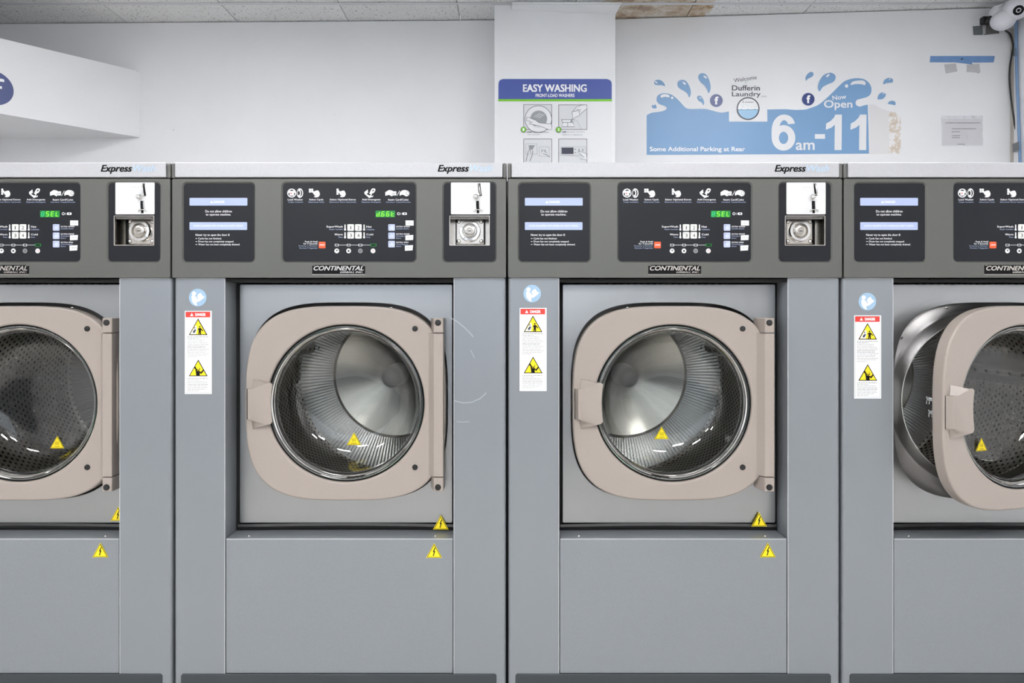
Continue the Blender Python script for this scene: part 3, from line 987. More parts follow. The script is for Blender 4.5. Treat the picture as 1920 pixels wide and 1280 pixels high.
# ------------------------------------------------------------------ washers
ZB = 0.15
S = F / D
CX2 = (637.5 - 960) / S
PITCH = 626.5 / S
def mp(px, py, y):
    dep = D + y
    return ((px - 960) * dep / F - CX2, y, H + (HOR - py) * dep / F - ZB)
def Lx(p): return p / S
def Lz(q): return H + (HOR - q) / S - ZB
def at_y(y0, x_shift=0.0, dz=0.0):
    return lambda px, py, off: (lambda t: (t[0] + x_shift, t[1], t[2] + dz))(mp(px, py, y0 - off) if False else (mp(px, py, y0)[0], y0 - off, mp(px, py, y0)[2]))
cache = {}
def part(key, name, fn_, parent, loc=None, rotz=0.0):
    if key not in cache:
        mb = fn_()
        cache[key] = mb.mesh(name)
    return obj(name, cache[key], parent, loc, rotz)

YH = -.009      # header face
YP = -.0055     # overlays in the header
YR = .0575      # recessed stainless front
DCX, DCZ = Lx(4), Lz(759.5)
RSH = .0025     # the seat sits a little high behind the door
PVX, PVY = Lx(182), .022     # hinge pivot

def m_cabinet():
    b = MB()
    zb, zt = 0.0, Lz(521.5)
    for sg, xi in ((-1, 215.5), (1, 213)):
        xo = 311
        pl = [(sg * Lx(xi), .075), (sg * Lx(xi), .0012), (sg * (Lx(xi) + .0012), 0)]
        for i in range(6):
            t = math.radians(90 - 90 * i / 5)
            pl.append((sg * (Lx(xo) - .008 + .008 * math.cos(t)), .008 - .008 * math.sin(t)))
        pl.append((sg * Lx(xo), .075))
        b.prism(pl, zb, zt, 'grey')
        b.box(min(sg * Lx(xi), sg * Lx(xi + 1)), max(sg * Lx(xi), sg * Lx(xi + 1)), -.0002, .0015, zb + .1, zt, 'edge', .0003, 1)  # pale strip imitates the highlight down the inner edge
        b.box(min(sg * Lx(xi), sg * (Lx(xo) - .006)), max(sg * Lx(xi), sg * (Lx(xo) - .006)), -.0002, .0015, zt - .0014, zt + .0001, 'edge', .0004, 1)  # same painted highlight along the column top
    b.box(Lx(-311), Lx(-309), .07, .95, zb, Lz(310), 'grey')
    b.box(Lx(309), Lx(311), .07, .95, zb, Lz(310), 'grey')
    b.box(Lx(-311), Lx(311), .945, .95, zb, Lz(310), 'grey')
    b.box(Lx(-311), Lx(311), 0, .95, Lz(310), Lz(308), 'grey')
    b.box(Lx(-309), Lx(309), .01, .95, 0, .01, 'void_shade')
    for sg in (-1, 1):
        b.box(min(sg * Lx(310.5), sg * Lx(313.1)), max(sg * Lx(310.5), sg * Lx(313.1)), .03, .05, .0, Lz(335), 'void_shade')
    return b
def m_inner():
    b = MB()
    b.box(Lx(-309), Lx(-212), .08, .088, .02, Lz(400), 'void_shade')
    b.box(Lx(209), Lx(309), .08, .088, .02, Lz(400), 'void_shade')
    b.box(Lx(-215), Lx(213), .003, .12, Lz(528.5), Lz(523), 'void_shade')  # black bar put in for the shade under the header
    # black strips standing in for the shaded gap around the stainless front
    b.box(Lx(-215), Lx(-203), .0665, .07, Lz(1010), Lz(523), 'void_shade')
    b.box(Lx(203), Lx(213), .0665, .07, Lz(1010), Lz(523), 'void_shade')
    return b
def hole(px0, py0, px1, py1, y, r):
    a = mp(px0, py0, y); c = mp(px1, py1, y)
    return rrect(a[0], c[2], c[0], a[2], r / S)
RECTS = {'warn': (343.5, 343.5, 475.5, 489.5), 'ctl': (530, 343, 778.5, 489.5), 'coin': (832, 343, 928.5, 489.5)}
def m_header():
    b = MB()
    outer = rrect(Lx(-311.6), Lz(521), Lx(311.6), Lz(336), .004)
    def grow(k, e): q = RECTS[k]; return (q[0] - e, q[1] - e, q[2] + e, q[3] + e)
    b.plate([outer] + [hole(*grow(k, 2.2), YH, 8.5) for k in RECTS], YH, YH + .008, 'header', .0012, 2)
    for k in RECTS:
        A_ = hole(*grow(k, 2.3), YH, 8.5); B_ = hole(*grow(k, .3), YH, 7)
        n = len(A_)
        b.add([(x, YH + .0006, z) for x, z in A_] + [(x, YP - .0002, z) for x, z in B_], [(i, (i + 1) % n, n + (i + 1) % n, n + i) for i in range(n)], 'header')
    # box behind: four rails leave the coin recess free
    x0, x1 = Lx(-311), Lx(311)
    cx0 = mp(842, 0, YH)[0]; cx1 = mp(919, 0, YH)[0]
    b.box(x0, x1, YH + .006, .07, Lz(521), Lz(493), 'header', .001)
    b.box(x0, x1, YH + .006, .07, Lz(341), Lz(336.4), 'header', .001)
    b.box(x0, x0 + .02, YH + .006, .07, Lz(493), Lz(341), 'header')
    b.box(x1 - .012, x1, YH + .006, .07, Lz(493), Lz(341), 'header')
    return b
def m_trim():
    b = MB()
    b.box(Lx(-305), Lx(305), -.013, .03, Lz(334), Lz(306.4), 'alu', .0022, 3)
    return b
def m_endcap(sgn):
    def f():
        b = MB()
        a, c = (Lx(305.4), Lx(312.4)) if sgn > 0 else (Lx(-312.4), Lx(-305.4))
        b.box(a, c, -.010, .05, Lz(335), Lz(307), 'cap', .0032, 3)
        m_ = (a + c) / 2
        b.box(m_ - .0008, m_ + .0008, -.0112, -.009, Lz(333), Lz(309), 'cap', .0004, 1)
        return b
    return f
def m_trimtext():
    b = MB(at_y(-.0131))
    b.text('Express', 820.5, 309.0, 879.5, 326.0, 'ink', .0004, bold=.028, shear=.28, res=5)
    b.text('Wash', 881, 309.0, 923, 321.6, 'wash', .0004, bold=.022, shear=.28, res=5)
    return b
def m_gapstrip():
    b = MB(); b.box(Lx(-311), Lx(311), -.004, .03, Lz(337), Lz(333.5), 'void_shade')
    return b

# --- warning overlay
def zl(x, y): return (330 + x / 7.53, 330 + y / 7.53)
def m_warn():
    b = MB(at_y(YP))
    a = mp(341, 341, YP); c = mp(478, 492, YP)
    b.box(a[0], c[0], YP, YP + .001, c[2], a[2], 'panel')
    return b
def m_bar1():
    b = MB(at_y(YP)); b.rect(*zl(192, 308), *zl(1008, 417), 'lav', .0003, 1.2)
    b.text('DANGER', *zl(535, 347), *zl(688, 383), 'white', .0006, bold=.03)
    b.poly([zl(483, 383), zl(527, 383), zl(505, 345)], 'white', .0006)
    return b
def m_bar2():
    b = MB(at_y(YP)); b.rect(*zl(192, 650), *zl(1005, 760), 'lav', .0003, 1.2)
    b.text('DOOR IS EQUIPPED WITH INTERLOCK SAFETY DEVICE', *zl(250, 690), *zl(945, 719), 'white', .0006, bold=.015)
    return b
def m_warnprint():
    b = MB(at_y(YP))
    W = 'white'
    b.text('Do not allow children', *zl(415, 480), *zl(790, 514), W, .0003, bold=.012)
    b.text('to operate machine.', *zl(422, 527), *zl(775, 566), W, .0003, bold=.012)
    b.text('Never try to open the door if:', *zl(277, 815), *zl(760, 853), W, .0003, bold=.012)
    for y, s_, x1_ in ((868, 'Cycle has not finished.', 645), (910, 'Drum has not completely stopped.', 818), (952, 'Water has not been completely drained.', 903)):
        b.rect(*zl(277, y + 10), *zl(300, y + 17), W, .0003)
        b.text(s_, *zl(315, y), *zl(x1_, y + 33), W, .0003, bold=.012)
    return b
# --- control overlay
def cz(x, y): return (520 + x / 7.111, 330 + y / 7.111)
def m_ctl():
    b = MB(at_y(YP))
    a = mp(527, 341, YP); c = mp(781, 492, YP)
    b.box(a[0], c[0], YP, YP + .001, c[2], a[2], 'panel')
    return b
def pointing_hand(b, ox, oy, k, mat):
    pts = [(0, 0), (12, -12), (48, 26), (58, 10), (75, 14), (84, 2), (98, 10), (106, 2), (125, 18), (138, 48), (138, 80), (112, 112), (60, 116), (44, 104), (72, 96), (52, 82), (40, 62), (6, 18)]
    b.poly([cz(ox + x * k, oy + y * k) for x, y in catmull(pts, 2)], mat, .0003)
def m_pict0():
    b = MB(at_y(YP)); W = 'white'; o_ = .0003
    b.ring(*cz(192, 227), 6.6, 8.4, W, o_)
    b.poly([cz(*p) for p in ((133, 205), (165, 190), (180, 198), (205, 198), (222, 190), (252, 208), (240, 232), (222, 222), (222, 262), (165, 262), (165, 222), (145, 232))], W, o_)
    b.rect(*cz(178, 222), *cz(192, 240), 'red', o_ + .0003)
    b.ring(*cz(300, 227), 4.6, 6.2, W, o_, k=1.42); b.ring(*cz(287, 227), 2.2, 4.0, W, o_, k=1.8)
    return b
def m_pict1():
    b = MB(at_y(YP)); W = 'white'; o_ = .0003
    for a, c_ in ((422, 168), (452, 168), (422, 195), (452, 195)):
        b.rect(*cz(a, c_), *cz(a + 26, c_ + 24), W, o_)
    pointing_hand(b, 452, 188, .82, W)
    return b
def m_pict2():
    b = MB(at_y(YP)); W = 'white'; o_ = .0003
    for c_ in (168, 196, 224):
        b.rect(*cz(790, c_), *cz(816, c_ + 24), W, o_)
    pointing_hand(b, 802, 190, .78, W)
    return b
def m_pict3():
    b = MB(at_y(YP)); W = 'white'; o_ = .0003
    b.poly([cz(*p) for p in ((1160, 215), (1205, 178), (1212, 232), (1262, 268), (1278, 258), (1278, 275), (1225, 292), (1165, 240))], W, o_)
    b.poly([cz(*p) for p in ((1205, 225), (1250, 245), (1232, 262), (1190, 240))], 'panel', o_ + .0003)
    b.poly(catmull([cz(*p) for p in ((1235, 215), (1262, 168), (1300, 168), (1307, 190), (1285, 225), (1262, 232), (1255, 258), (1228, 240))], 2), W, o_)
    b.poly([cz(*p) for p in ((1262, 200), (1280, 180), (1293, 188), (1276, 206))], 'panel', o_ + .0003)
    return b
def m_pict4():
    b = MB(at_y(YP)); W = 'white'; o_ = .0003
    h_ = [(1440, 215), (1490, 185), (1530, 192), (1545, 204), (1587, 204), (1587, 258), (1540, 258), (1528, 270), (1510, 262), (1490, 250), (1440, 262)]
    b.poly([cz(*p) for p in h_], W, o_)
    b.line([cz(1530, 232), cz(1580, 232)], .7, 'panel', o_ + .0003); b.line([cz(1520, 248), cz(1560, 248)], .5, 'panel', o_ + .0003)
    b.line([cz(1595, 262), cz(1632, 195)], .8, W, o_)
    h_ = [(1632, 222), (1665, 192), (1705, 186), (1745, 200), (1762, 225), (1750, 258), (1715, 270), (1690, 255), (1660, 248), (1634, 262)]
    b.poly(catmull([cz(*p) for p in h_], 2), W, o_)
    b.ring(*cz(1735, 228), 2.4, 3.0, 'panel', o_ + .0003, 20)
    return b
def ctl_text(b, s_, x0, y0, x1_, y1_, m_='white', bold=.02):
    b.text(s_, *cz(x0, y0), *cz(x1_, y1_), m_, .0003, bold=bold, res=2)
def ctl_group(rows):
    def f():
        b = MB(at_y(YP))
        for r_ in rows:
            ctl_text(b, *r_)
        return b
    return f
LV = ('lav', .008)
CTL = [
 [('Load Washer', 140, 301, 342, 325), ('Cargar Lavadora', 143, 337, 342, 359, *LV)],
 [('Select Cycle', 425, 301, 615, 331), ('Seleccionar Ciclo', 415, 337, 625, 355, *LV)],
 [('Select Optional Extras', 700, 301, 1047, 331), ('Seleccionar Extras Opcionales', 693, 337, 1053, 359, *LV)],
 [('Add Detergents', 1130, 301, 1375, 331), ('Depositar Detergente', 1125, 337, 1380, 360, *LV)],
 [('Insert Card/Coins', 1478, 301, 1748, 327), ('Introducir Tarjeta/Monedas', 1452, 338, 1777, 360, *LV)],
 [('SuperWash', 655, 660, 873, 694), ('Super Lavado', 690, 702, 873, 722, *LV)],
 [('Warm', 762, 765, 873, 791), ('Tibio', 810, 806, 873, 823, *LV)],
 [('Hot', 1187, 660, 1257, 689), ('Caliente', 1187, 702, 1295, 721, *LV)],
 [('Cold', 1187, 765, 1277, 791), ('Frio', 1187, 806, 1240, 824, *LV)],
 [('Push & Hold', 370, 863, 537, 885), ('for 3 Seconds', 348, 890, 537, 912), ('Presionar y Mantener', 287, 922, 537, 944, *LV), ('Durante 3 Segundos', 295, 950, 537, 972, *LV)],
 [('EXTRA WASH', 1587, 664, 1765, 683), ('Lavado Extra', 1587, 692, 1755, 710, *LV)],
 [('EXTRA RINSE', 1587, 763, 1763, 782), ('Enjuague', 1587, 790, 1700, 811, *LV), ('Extra', 1587, 818, 1650, 835, *LV)],
 [('EXTRA SPIN', 1587, 874, 1745, 893), ('Centrifugado', 1587, 902, 1742, 922, *LV), ('Extra', 1587, 928, 1650, 945, *LV)]]
def m_thermo(x, y):
    def f():
        b = MB(at_y(YP))
        b.rect(*cz(x - 8, y), *cz(x + 8, y + 70), 'white', .0003, 1.0); b.disc(*cz(x, y + 68), 2.0, 'white', .0003, n=14)
        return b
    return f
def m_clock():
    b = MB(at_y(YP)); W = 'white'; o_ = .0003
    b.ring(*cz(1617, 502), 1.7, 2.6, W, o_, 20); b.rect(*cz(1646, 490), *cz(1650, 516), W, o_)
    b.rect(*cz(1665, 486), *cz(1728, 518), W, o_, 1.8); b.disc(*cz(1700, 502), 1.4, 'panel', o_ + .0003, n=12)
    return b
def m_progress():
    b = MB(at_y(YP)); W = 'white'; o_ = .0003
    for a, c_ in ((818, 928), (975, 1082), (1132, 1240)):
        b.line([cz(a, 919), cz(c_, 919)], .6, W, o_)
    for a, c_ in ((768, 818), (928, 975), (1082, 1132)):
        b.frame(*cz(a, 904), *cz(c_, 935), .8, W, o_)
    b.rect(*cz(1240, 902), *cz(1320, 937), 'led_bg', o_); b.rect(*cz(1248, 909), *cz(1312, 930), 'ink', o_ + .0003)
    return b
def m_stage(i):
    def f():
        b = MB(at_y(YP)); W = 'white'; o_ = .0003
        c_ = cz((793, 951, 1107, 1276)[i], 997)
        b.disc(*c_, 4.4, W if i != 2 else 'tagink', o_, n=24)
        if i == 0: b.poly([(c_[0] - .5, c_[1] + 1), (c_[0] + 2.8, c_[1] - 1.5), (c_[0] - 1.5, c_[1] - 2.2)], 'panel', o_ + .0003)
        if i == 1: b.poly([(c_[0] - 2.5, c_[1] + .5), (c_[0], c_[1] - 2.2), (c_[0] + 2.5, c_[1] + .5), (c_[0], c_[1] + 2)], 'panel', o_ + .0003)
        if i == 2: b.ring(*c_, 1.6, 2.4, 'panel', o_ + .0003, 16)
        if i == 3:
            b.rect(c_[0] + 1, c_[1] - 2.4, c_[0] + 1.9, c_[1] + 2.4, 'red', o_ + .0003); b.ring(*c_, 1.8, 2.4, 'tagink', o_ + .0003, 16, a0=90, a1=270)
        return b
    return f
SEG = {'S': 'afgcd', 'E': 'afged', 'L': 'fed', 'd': 'bcdeg', '6': 'afgcde', 't': 'fged', '8': 'abcdefg', ' ': ''}
def m_display(txt):
    def f():
        b = MB(at_y(YP))
        x0, y0 = cz(1310, 462); x1_, y1_ = cz(1570, 548)
        b.rect(x0, y0, x1_, y1_, 'led_bg', .0005)
        wd = (x1_ - x0) / 4
        for i, ch in enumerate(txt):
            ox = x0 + wd * i + 1.9; W_ = wd - 4.6; T, Bm = y0 + 2.0, y1_ - 2.0; md = (T + Bm) / 2
            def P(x, y): return (ox + x + (Bm - y) * .14, y)
            segs = {'a': ((0, T), (W_, T)), 'g': ((0, md), (W_, md)), 'd': ((0, Bm), (W_, Bm)), 'f': ((0, T), (0, md)), 'e': ((0, md), (0, Bm)), 'b': ((W_, T), (W_, md)), 'c': ((W_, md), (W_, Bm))}
            for k in 'abcdefg':
                on = k in SEG[ch]
                if on or ch == ' ':
                    (ax, ay), (bx_, by) = segs[k]
                    b.line([P(ax, ay), P(bx_, by)], 1.15, 'led' if on else 'led_dim', .0008 if on else .0007)
        if txt[0] == 'd':
            b.disc(x0 + wd * 1 + 0.4, y1_ - 1.8, .7, 'led', .0008, n=10)
        return b
    return f
def m_button(x0, y0, x1_, y1_, mat, s_=None, sm='ink'):
    def f():
        b = MB(at_y(YP))
        a = cz(x0, y0); c_ = cz(x1_, y1_)
        p = mp(*a, YP); q = mp(*c_, YP)
        b.plate([rrect(p[0], q[2], q[0], p[2], 1.6 / S)], YP - .0012, YP + .0002, mat, .0004, 1)
        o_ = .0015
        if s_ == 'STOP':
            b.text(s_, *cz(x0 + 12, y0 + 32), *cz(x1_ - 10, y1_ - 32), 'white', o_, bold=.03)
        elif s_:
            b.text(s_, *cz(x0 + (40 if s_ == '1' else 30), y0 + 24), *cz(x1_ - (36 if s_ == '1' else 26), y1_ - 18), sm, o_, bold=.01, res=4)
        if s_ and s_ != 'STOP':
            b.disc(*cz(x0 + 16, y0 + 17), .7, 'postergreen' if s_ in '12' else 'ink', o_, n=10)
        if not s_:
            b.disc(*cz(x0 + 18, y0 + 20), .8, 'panel', o_, n=10)
            b.ring(*cz(x0 + 50, y0 + 50), 1.6, 2.3, 'white', o_, 16)
        return b
    return f
def m_tag(x0, y0, x1_, y1_, rot):
    def f():
        b = MB(at_y(YP))
        c_ = [cz(x0, y0 + rot), cz(x1_, y0), cz(x1_ - rot, y1_), cz(x0, y1_ + rot)]
        b.poly(c_, 'paper', .0008)
        b.text('+$0.50', *cz(x0 + 18, y0 + 24), *cz(x1_ - 14, y1_ - 20), 'tagink', .0011, bold=.01, res=1)
        return b
    return f
# --- coin unit
def co(x, y): return (820 + x / 7.53, 330 + y / 7.53)
CW = (843.5, 405, 917.5, 459.5)
def m_coin():
    b = MB()
    a = mp(830, 341, YP); c_ = mp(930, 492, YP)
    outer = [(a[0], c_[2]), (c_[0], c_[2]), (c_[0], a[2]), (a[0], a[2])]
    b.plate([outer, hole(*CW, YP, 2)], YP, YP + .0012, 'panel')
    return b
def m_coinplate():
    b = MB(at_y(YP - .0015))
    a = mp(845.5, 342, YP); c_ = mp(919, 402, YP)
    b.plate([rrect(a[0], c_[2], c_[0], a[2], 2.2 / S)], YP - .0018, YP + .0002, 'plate', .0005, 2)
    b.rect(*co(410, 146), *co(536, 170), 'white', .0006, 1.2)
    for x in (415, 455, 502):
        b.text('88', *co(x, 151), *co(x + 26, 165), 'tagink', .0008, res=1)
    def slot(pts, wd):
        b.line([co(*p) for p in pts], wd, 'ink', .0007)
    slot([(590, 103), (592, 150), (600, 215), (612, 280)], 4.6)
    slot([(572, 350), (570, 400), (574, 465)], 6.2)
    slot([(573, 478), (575, 525)], 4.6)
    return b
def m_lever():
    b = MB()
    def q(x, y, d): return Vector(mp(*co(x, y), YP)) + Vector((0, -d, 0))
    b.tube([q(588, 108, .004), q(596, 180, .008), q(606, 245, .009), q(608, 275, .006)], [.0011, .0013, .0014, .0012], 'chrome', 10)
    b.tube([q(560, 300, .006), q(590, 262, .007)], .0012, 'chrome', 8)
    b.ball(q(545, 300, .009), .0064, 'chrome')
    b.tube([q(592, 355, .003), q(596, 455, .003)], .0011, 'chrome', 8)
    b.tube([q(515, 492, .003), q(540, 478, .005), q(610, 478, .005), q(640, 490, .003)], .0014, 'chrome', 8)
    b.ball(q(525, 496, .004), .0022, 'chrome', n=12); b.ball(q(628, 496, .004), .0022, 'chrome', n=12)
    return b
CB = .040
def m_cbox():
    b = MB()
    a = mp(CW[0], CW[1], YP); c_ = mp(CW[2], CW[3], YP)
    x0, x1_, z0, z1_ = a[0], c_[0], c_[2], a[2]
    y0, y1_ = YP - .0006, CB
    P_ = [(x0, y0, z0), (x1_, y0, z0), (x1_, y0, z1_), (x0, y0, z1_), (x0, y1_, z0), (x1_, y1_, z0), (x1_, y1_, z1_), (x0, y1_, z1_)]
    b.add(P_, [(0, 4, 5, 1), (1, 5, 6, 2), (2, 6, 7, 3), (3, 7, 4, 0)], 'satin')
    b.add(P_[4:], [(0, 1, 2, 3)], 'satin')
    lip = [rrect(x0 - .0012, z0 - .0012, x1_ + .0012, z1_ + .0012, .002), rrect(x0 + .0008, z0 + .0008, x1_ - .0008, z1_ - .0008, .001)]
    b.plate(lip, YP - .0016, YP, 'satin', .0005, 1)
    # lid bar at the top of the recess
    b.box(x0 + .001, x1_ - .001, YP + .002, YP + .014, z1_ - .0065, z1_ - .0015, 'cap', .0008)
    b.box(x0 + .0115, x0 + .0135, .020, CB, z0, z1_, 'ink')
    b.box(x1_ - .0135, x1_ - .0115, .020, CB, z0, z1_, 'ink')
    return b
LKX = Lx(242.5)
def m_lockplate():
    b = MB()
    zc = Lz(432 + (432 - 580) * -.0)
    zc = H + (HOR - 433) * (D + .0215) / F - ZB
    b.box(LKX - .0335, LKX + .0335, .026, .030, zc - .031, zc + .031, 'satin', .001)
    return b
def m_lock():
    b = MB()
    zc = H + (HOR - 433) * (D + .0215) / F - ZB
    b.lathe([(.0258, .027), (.0262, .022), (.0245, .017), (.0185, .0165), (.0150, .0205), (.0140, .0205)], LKX, zc, 'chrome', 48)
    b.lathe([(.0140, .0205), (.0138, .0145), (.0125, .0135), (.0065, .0135), (.006, .0145), (.0055, .0135), (0.0001, .0135)], LKX, zc, 'satin', 40)
    b.box(LKX - .0036, LKX + .0036, .0128, .0136, zc - .0016, zc + .0004, 'ink')
    return b
def m_screw(i):
    def f():
        b = MB()
        zc = H + (HOR - 433) * (D + .0215) / F - ZB
        sx_, sz_ = ((-1, 1), (1, 1), (-1, -1), (1, -1))[i]
        c_ = (LKX + sx_ * .0275, .026, zc + sz_ * .0235 - (.001 if sz_ < 0 else 0))
        b.ball(c_, .0052, 'chrome', 1, .7, 1, 16)
        return b
    return f
# --- badge
def zb_(x, y): return (560 + x / 12.8, 490 + y / 12.8)
def m_badge():
    b = MB(at_y(YH - .0012))
    a = mp(585.5, 496.8, YH); c_ = mp(684.5, 513.2, YH)
    b.box(a[0], c_[0], YH - .0012, YH + .001, c_[2], a[2], 'ink', .0005, 1)
    b.text('CONTINENTAL', *zb_(358, 106), *zb_(1560, 216), 'satin', .0004, bold=.03, shear=.3, res=4)
    b.text('GIRBAU, INC.', *zb_(995, 232), *zb_(1542, 288), 'satin', .0004, bold=.025, shear=.3)
    b.line([zb_(330, 98), zb_(390, 98)], .6, 'satin', .0004); b.line([zb_(1540, 96), zb_(1590, 96)], .9, 'satin', .0004)
    b.line([zb_(325, 318), zb_(1595, 318)], .7, 'satin', .0001)
    return b
# --- stickers
def ds(x, y): return (330 + x / 5.565, 520 + y / 5.565)
def m_book():
    b = MB(at_y(0))
    b.disc(*ds(228, 210), 16.5, 'skyblue', .0006, n=40)
    b.disc(*ds(190, 168), 4.0, 'paper', .0009, n=20)
    b.poly(catmull([ds(*p) for p in ((165, 195), (185, 188), (215, 205), (222, 222), (255, 222), (300, 205), (245, 250), (215, 258), (222, 285), (205, 290), (178, 262), (168, 240))], 2), 'paper', .0009)
    b.poly([ds(*p) for p in ((222, 200), (232, 175), (262, 160), (272, 182), (302, 205), (262, 225), (240, 228))], 'paper', .001)
    return b
def m_danger():
    b = MB(at_y(0))
    b.rect(*ds(93, 348), *ds(375, 1215), 'paper', .0006)
    b.rect(*ds(103, 358), *ds(358, 415), 'red', .0009)
    b.text('DANGER', *ds(203, 372), *ds(312, 402), 'white', .0012, bold=.04)
    b.poly([ds(150, 402), ds(185, 402), ds(167, 370)], 'white', .0012)
    b.frame(*ds(102, 357), *ds(364, 1200), .35, 'tagink', .0009)
    def tri(ax, ay, bx_, by, cx_, cy_, cut=False):
        T = [ds(ax, ay), ds(bx_, by), ds(cx_, cy_)]
        G = ((T[0][0] + T[1][0] + T[2][0]) / 3, (T[0][1] + T[1][1] + T[2][1]) / 3)
        b.poly(T, 'ink', .0009)
        b.poly([(G[0] + (p[0] - G[0]) * .86, G[1] + (p[1] - G[1]) * .86) for p in T], 'yellow', .0012)
    tri(232, 428, 136, 600, 331, 600)
    b.poly([ds(*p) for p in ((152, 590), (208, 500), (216, 505), (222, 540), (212, 590))], 'paper', .0015)
    b.poly([ds(*p) for p in ((180, 562), (200, 540), (215, 545), (200, 575), (182, 580))], 'decalgrey', .0018)
    b.poly([ds(*p) for p in ((190, 528), (206, 512), (205, 535))], 'navy', .0018)
    b.disc(*ds(252, 515), 1.5, 'ink', .0018, n=14)
    b.poly([ds(*p) for p in ((232, 540), (240, 528), (264, 528), (290, 556), (284, 562), (264, 545), (264, 592), (255, 592), (251, 570), (247, 592), (237, 592), (241, 545), (234, 548))], 'ink', .0018)
    tri(234, 856, 136, 1029, 333, 1029)
    b.poly([ds(*p) for p in ((203, 945), (210, 980), (215, 1022), (252, 1022), (252, 990), (266, 1008), (296, 968), (290, 955), (264, 985), (248, 975), (225, 975), (213, 940))], 'ink', .0018)
    b.ring(*ds(238, 955), 2.2, 3.2, 'ink', .0018, 18, a0=-60, a1=200); b.disc(*ds(238, 962), .9, 'ink', .0018, n=10)
    b.poly([ds(*p) for p in ((193, 945), (200, 920), (213, 940), (205, 955))], 'ink', .0018)
    random.seed(21)
    def lines(y0, n, step, boldrows):
        for i in range(n):
            y = y0 + i * step
            x = 121; end = random.choice((345, 338, 330, 300, 325, 348)) if i not in (1, n - 1) else 240
            while x < end - 10:
                l_ = random.uniform(10, 40)
                b.rect(*ds(x, y - (2.8 if i in boldrows else 2)), *ds(min(x + l_, end), y + (2.8 if i in boldrows else 2)), 'tagink', .0009)
                x += l_ + 5
    lines(619, 14, 16.1, (0, 1, 6, 7)); lines(1052, 9, 16.2, (0, 4))
    return b
def m_shock():
    """drawn about (0,0) in metres on the face y=0"""
    b = MB(lambda x, y, off: (x, -off, -y))
    T = [(0, -.0178), (-.0192, .0170), (.0192, .0170)]
    def sc_(k): return [(p[0] * k, p[1] * k + (1 - k) * .006) for p in T]
    b.poly(T, 'yellow', .0006); b.poly(sc_(.90), 'ink', .0009); b.poly(sc_(.80), 'yellow', .0012)
    b.poly([(.0020, -.0085), (-.0032, .0022), (-.0006, .0022), (-.0022, .0098), (-.0034, .0092), (-.0018, .0128), (.0010, .0098), (-.0006, .0102), (.0030, .0004), (.0004, .0006), (.0034, -.0070)], 'ink', .0015)
    return b
def m_hot():
    b = MB(lambda x, y, off: (x, -off, -y))
    T = [(0, -.0175), (-.0186, .0150), (.0186, .0150)]
    def sc_(k): return [(p[0] * k, p[1] * k + (1 - k) * .004) for p in T]
    b.poly(T, 'yellow', .0006); b.poly(sc_(.90), 'ink', .0009); b.poly(sc_(.83), 'yellow', .0012)
    for x in (-.0035, 0, .0035):
        b.line([(x + .0008 * math.sin(i * 1.1), -.003 + i * .0011) for i in range(9)], .0009, 'ink', .0015)
    b.rect(-.007, .0095, .007, .0105, 'ink', .0015)
    return b
# --- recessed front
def m_front():
    b = MB()
    z0, z1_ = Lz(994), Lz(531)
    outer = rrect(Lx(-206), z0, Lx(207), z1_, .004)
    b.plate([outer, superell(DCX, DCZ + RSH, .247, .2435, 3.45)], YR, YR + .006, 'steel', .0012, 2)
    return b
def m_dish():
    b = MB()
    N = 144
    L_ = []
    for a_, b_, n_, y_ in ((.247, .2435, 3.45, YR + .001), (.2462, .2428, 3.45, YR + .004), (.2452, .2412, 3.4, YR + .008), (.240, .238, 3.2, YR + .018), (.2335, .2335, 2.5, YR + .038), (.229, .229, 2.1, YR + .054), (.226, .226, 2, YR + .058)):
        row = []
        for i in range(N):
            t = 2 * math.pi * i / N
            c, s_ = abs(math.cos(t)), abs(math.sin(t))
            r = 1 / ((c / a_) ** n_ + (s_ / b_) ** n_) ** (1 / n_)
            row.append((DCX + r * math.cos(t), y_, DCZ + r * math.sin(t) + (RSH if y_ < YR + .03 else 0)))
        L_ += row
    b.add(L_, [(k * N + i, k * N + (i + 1) % N, (k + 1) * N + (i + 1) % N, (k + 1) * N + i) for k in range(6) for i in range(N)], 'steel2')
    return b
def m_bolt(ang):
    def f():
        b = MB()
        t = math.radians(ang)
        c, s_ = abs(math.cos(t)), abs(math.sin(t))
        r = 1 / ((c / .240) ** 3.2 + (s_ / .239) ** 3.2) ** (1 / 3.2)
        b.ball((DCX + r * math.cos(t), YR + .021, DCZ + r * math.sin(t)), .0052, 'chrome', 1, .7, 1, 16)
        return b
    return f
def m_lip():
    b = MB()
    b.lathe([(.2262, YR + .0585), (.2245, YR + .054), (.2115, YR + .036), (.2095, YR + .0335), (.2070, YR + .034), (.2055, YR + .037), (.204, YR + .070)], DCX, DCZ, 'lip', 120)
    return b
DR0, DR1, RD = .125, .745, .34
def m_drumwall():
    b = MB()
    b.lathe([(.203, DR0 - .002), (.25, DR0 - .002), (.31, DR0), (.332, DR0 + .004), (RD, DR0 + .014), (RD, .25), (RD, .4), (RD, .55), (RD, .7), (RD, DR1 - .01), (RD - .006, DR1)], 0, 0, 'drum', 96)
    b.uvwrap = 2 * math.pi * RD
    b.uv = lambda co_: (((math.atan2(co_.z, co_.x) + 2 * math.pi) % (2 * math.pi)) * RD, co_.y)
    return b
def m_drumback():
    b = MB()
    b.lathe([(RD - .006, DR1), (RD - .012, DR1 - .004), (.27, DR1 + .012), (.230, DR1 + .027), (.224, DR1 + .029)], 0, 0, 'annulus', 120)
    q = DR1 + .020
    b.lathe([(.224, DR1 + .029), (.218, q + .002), (.212, q - .003), (.15, q + .0130), (.09, q + .0280), (.03, q + .0430)], 0, 0, 'cone', 120)
    return b
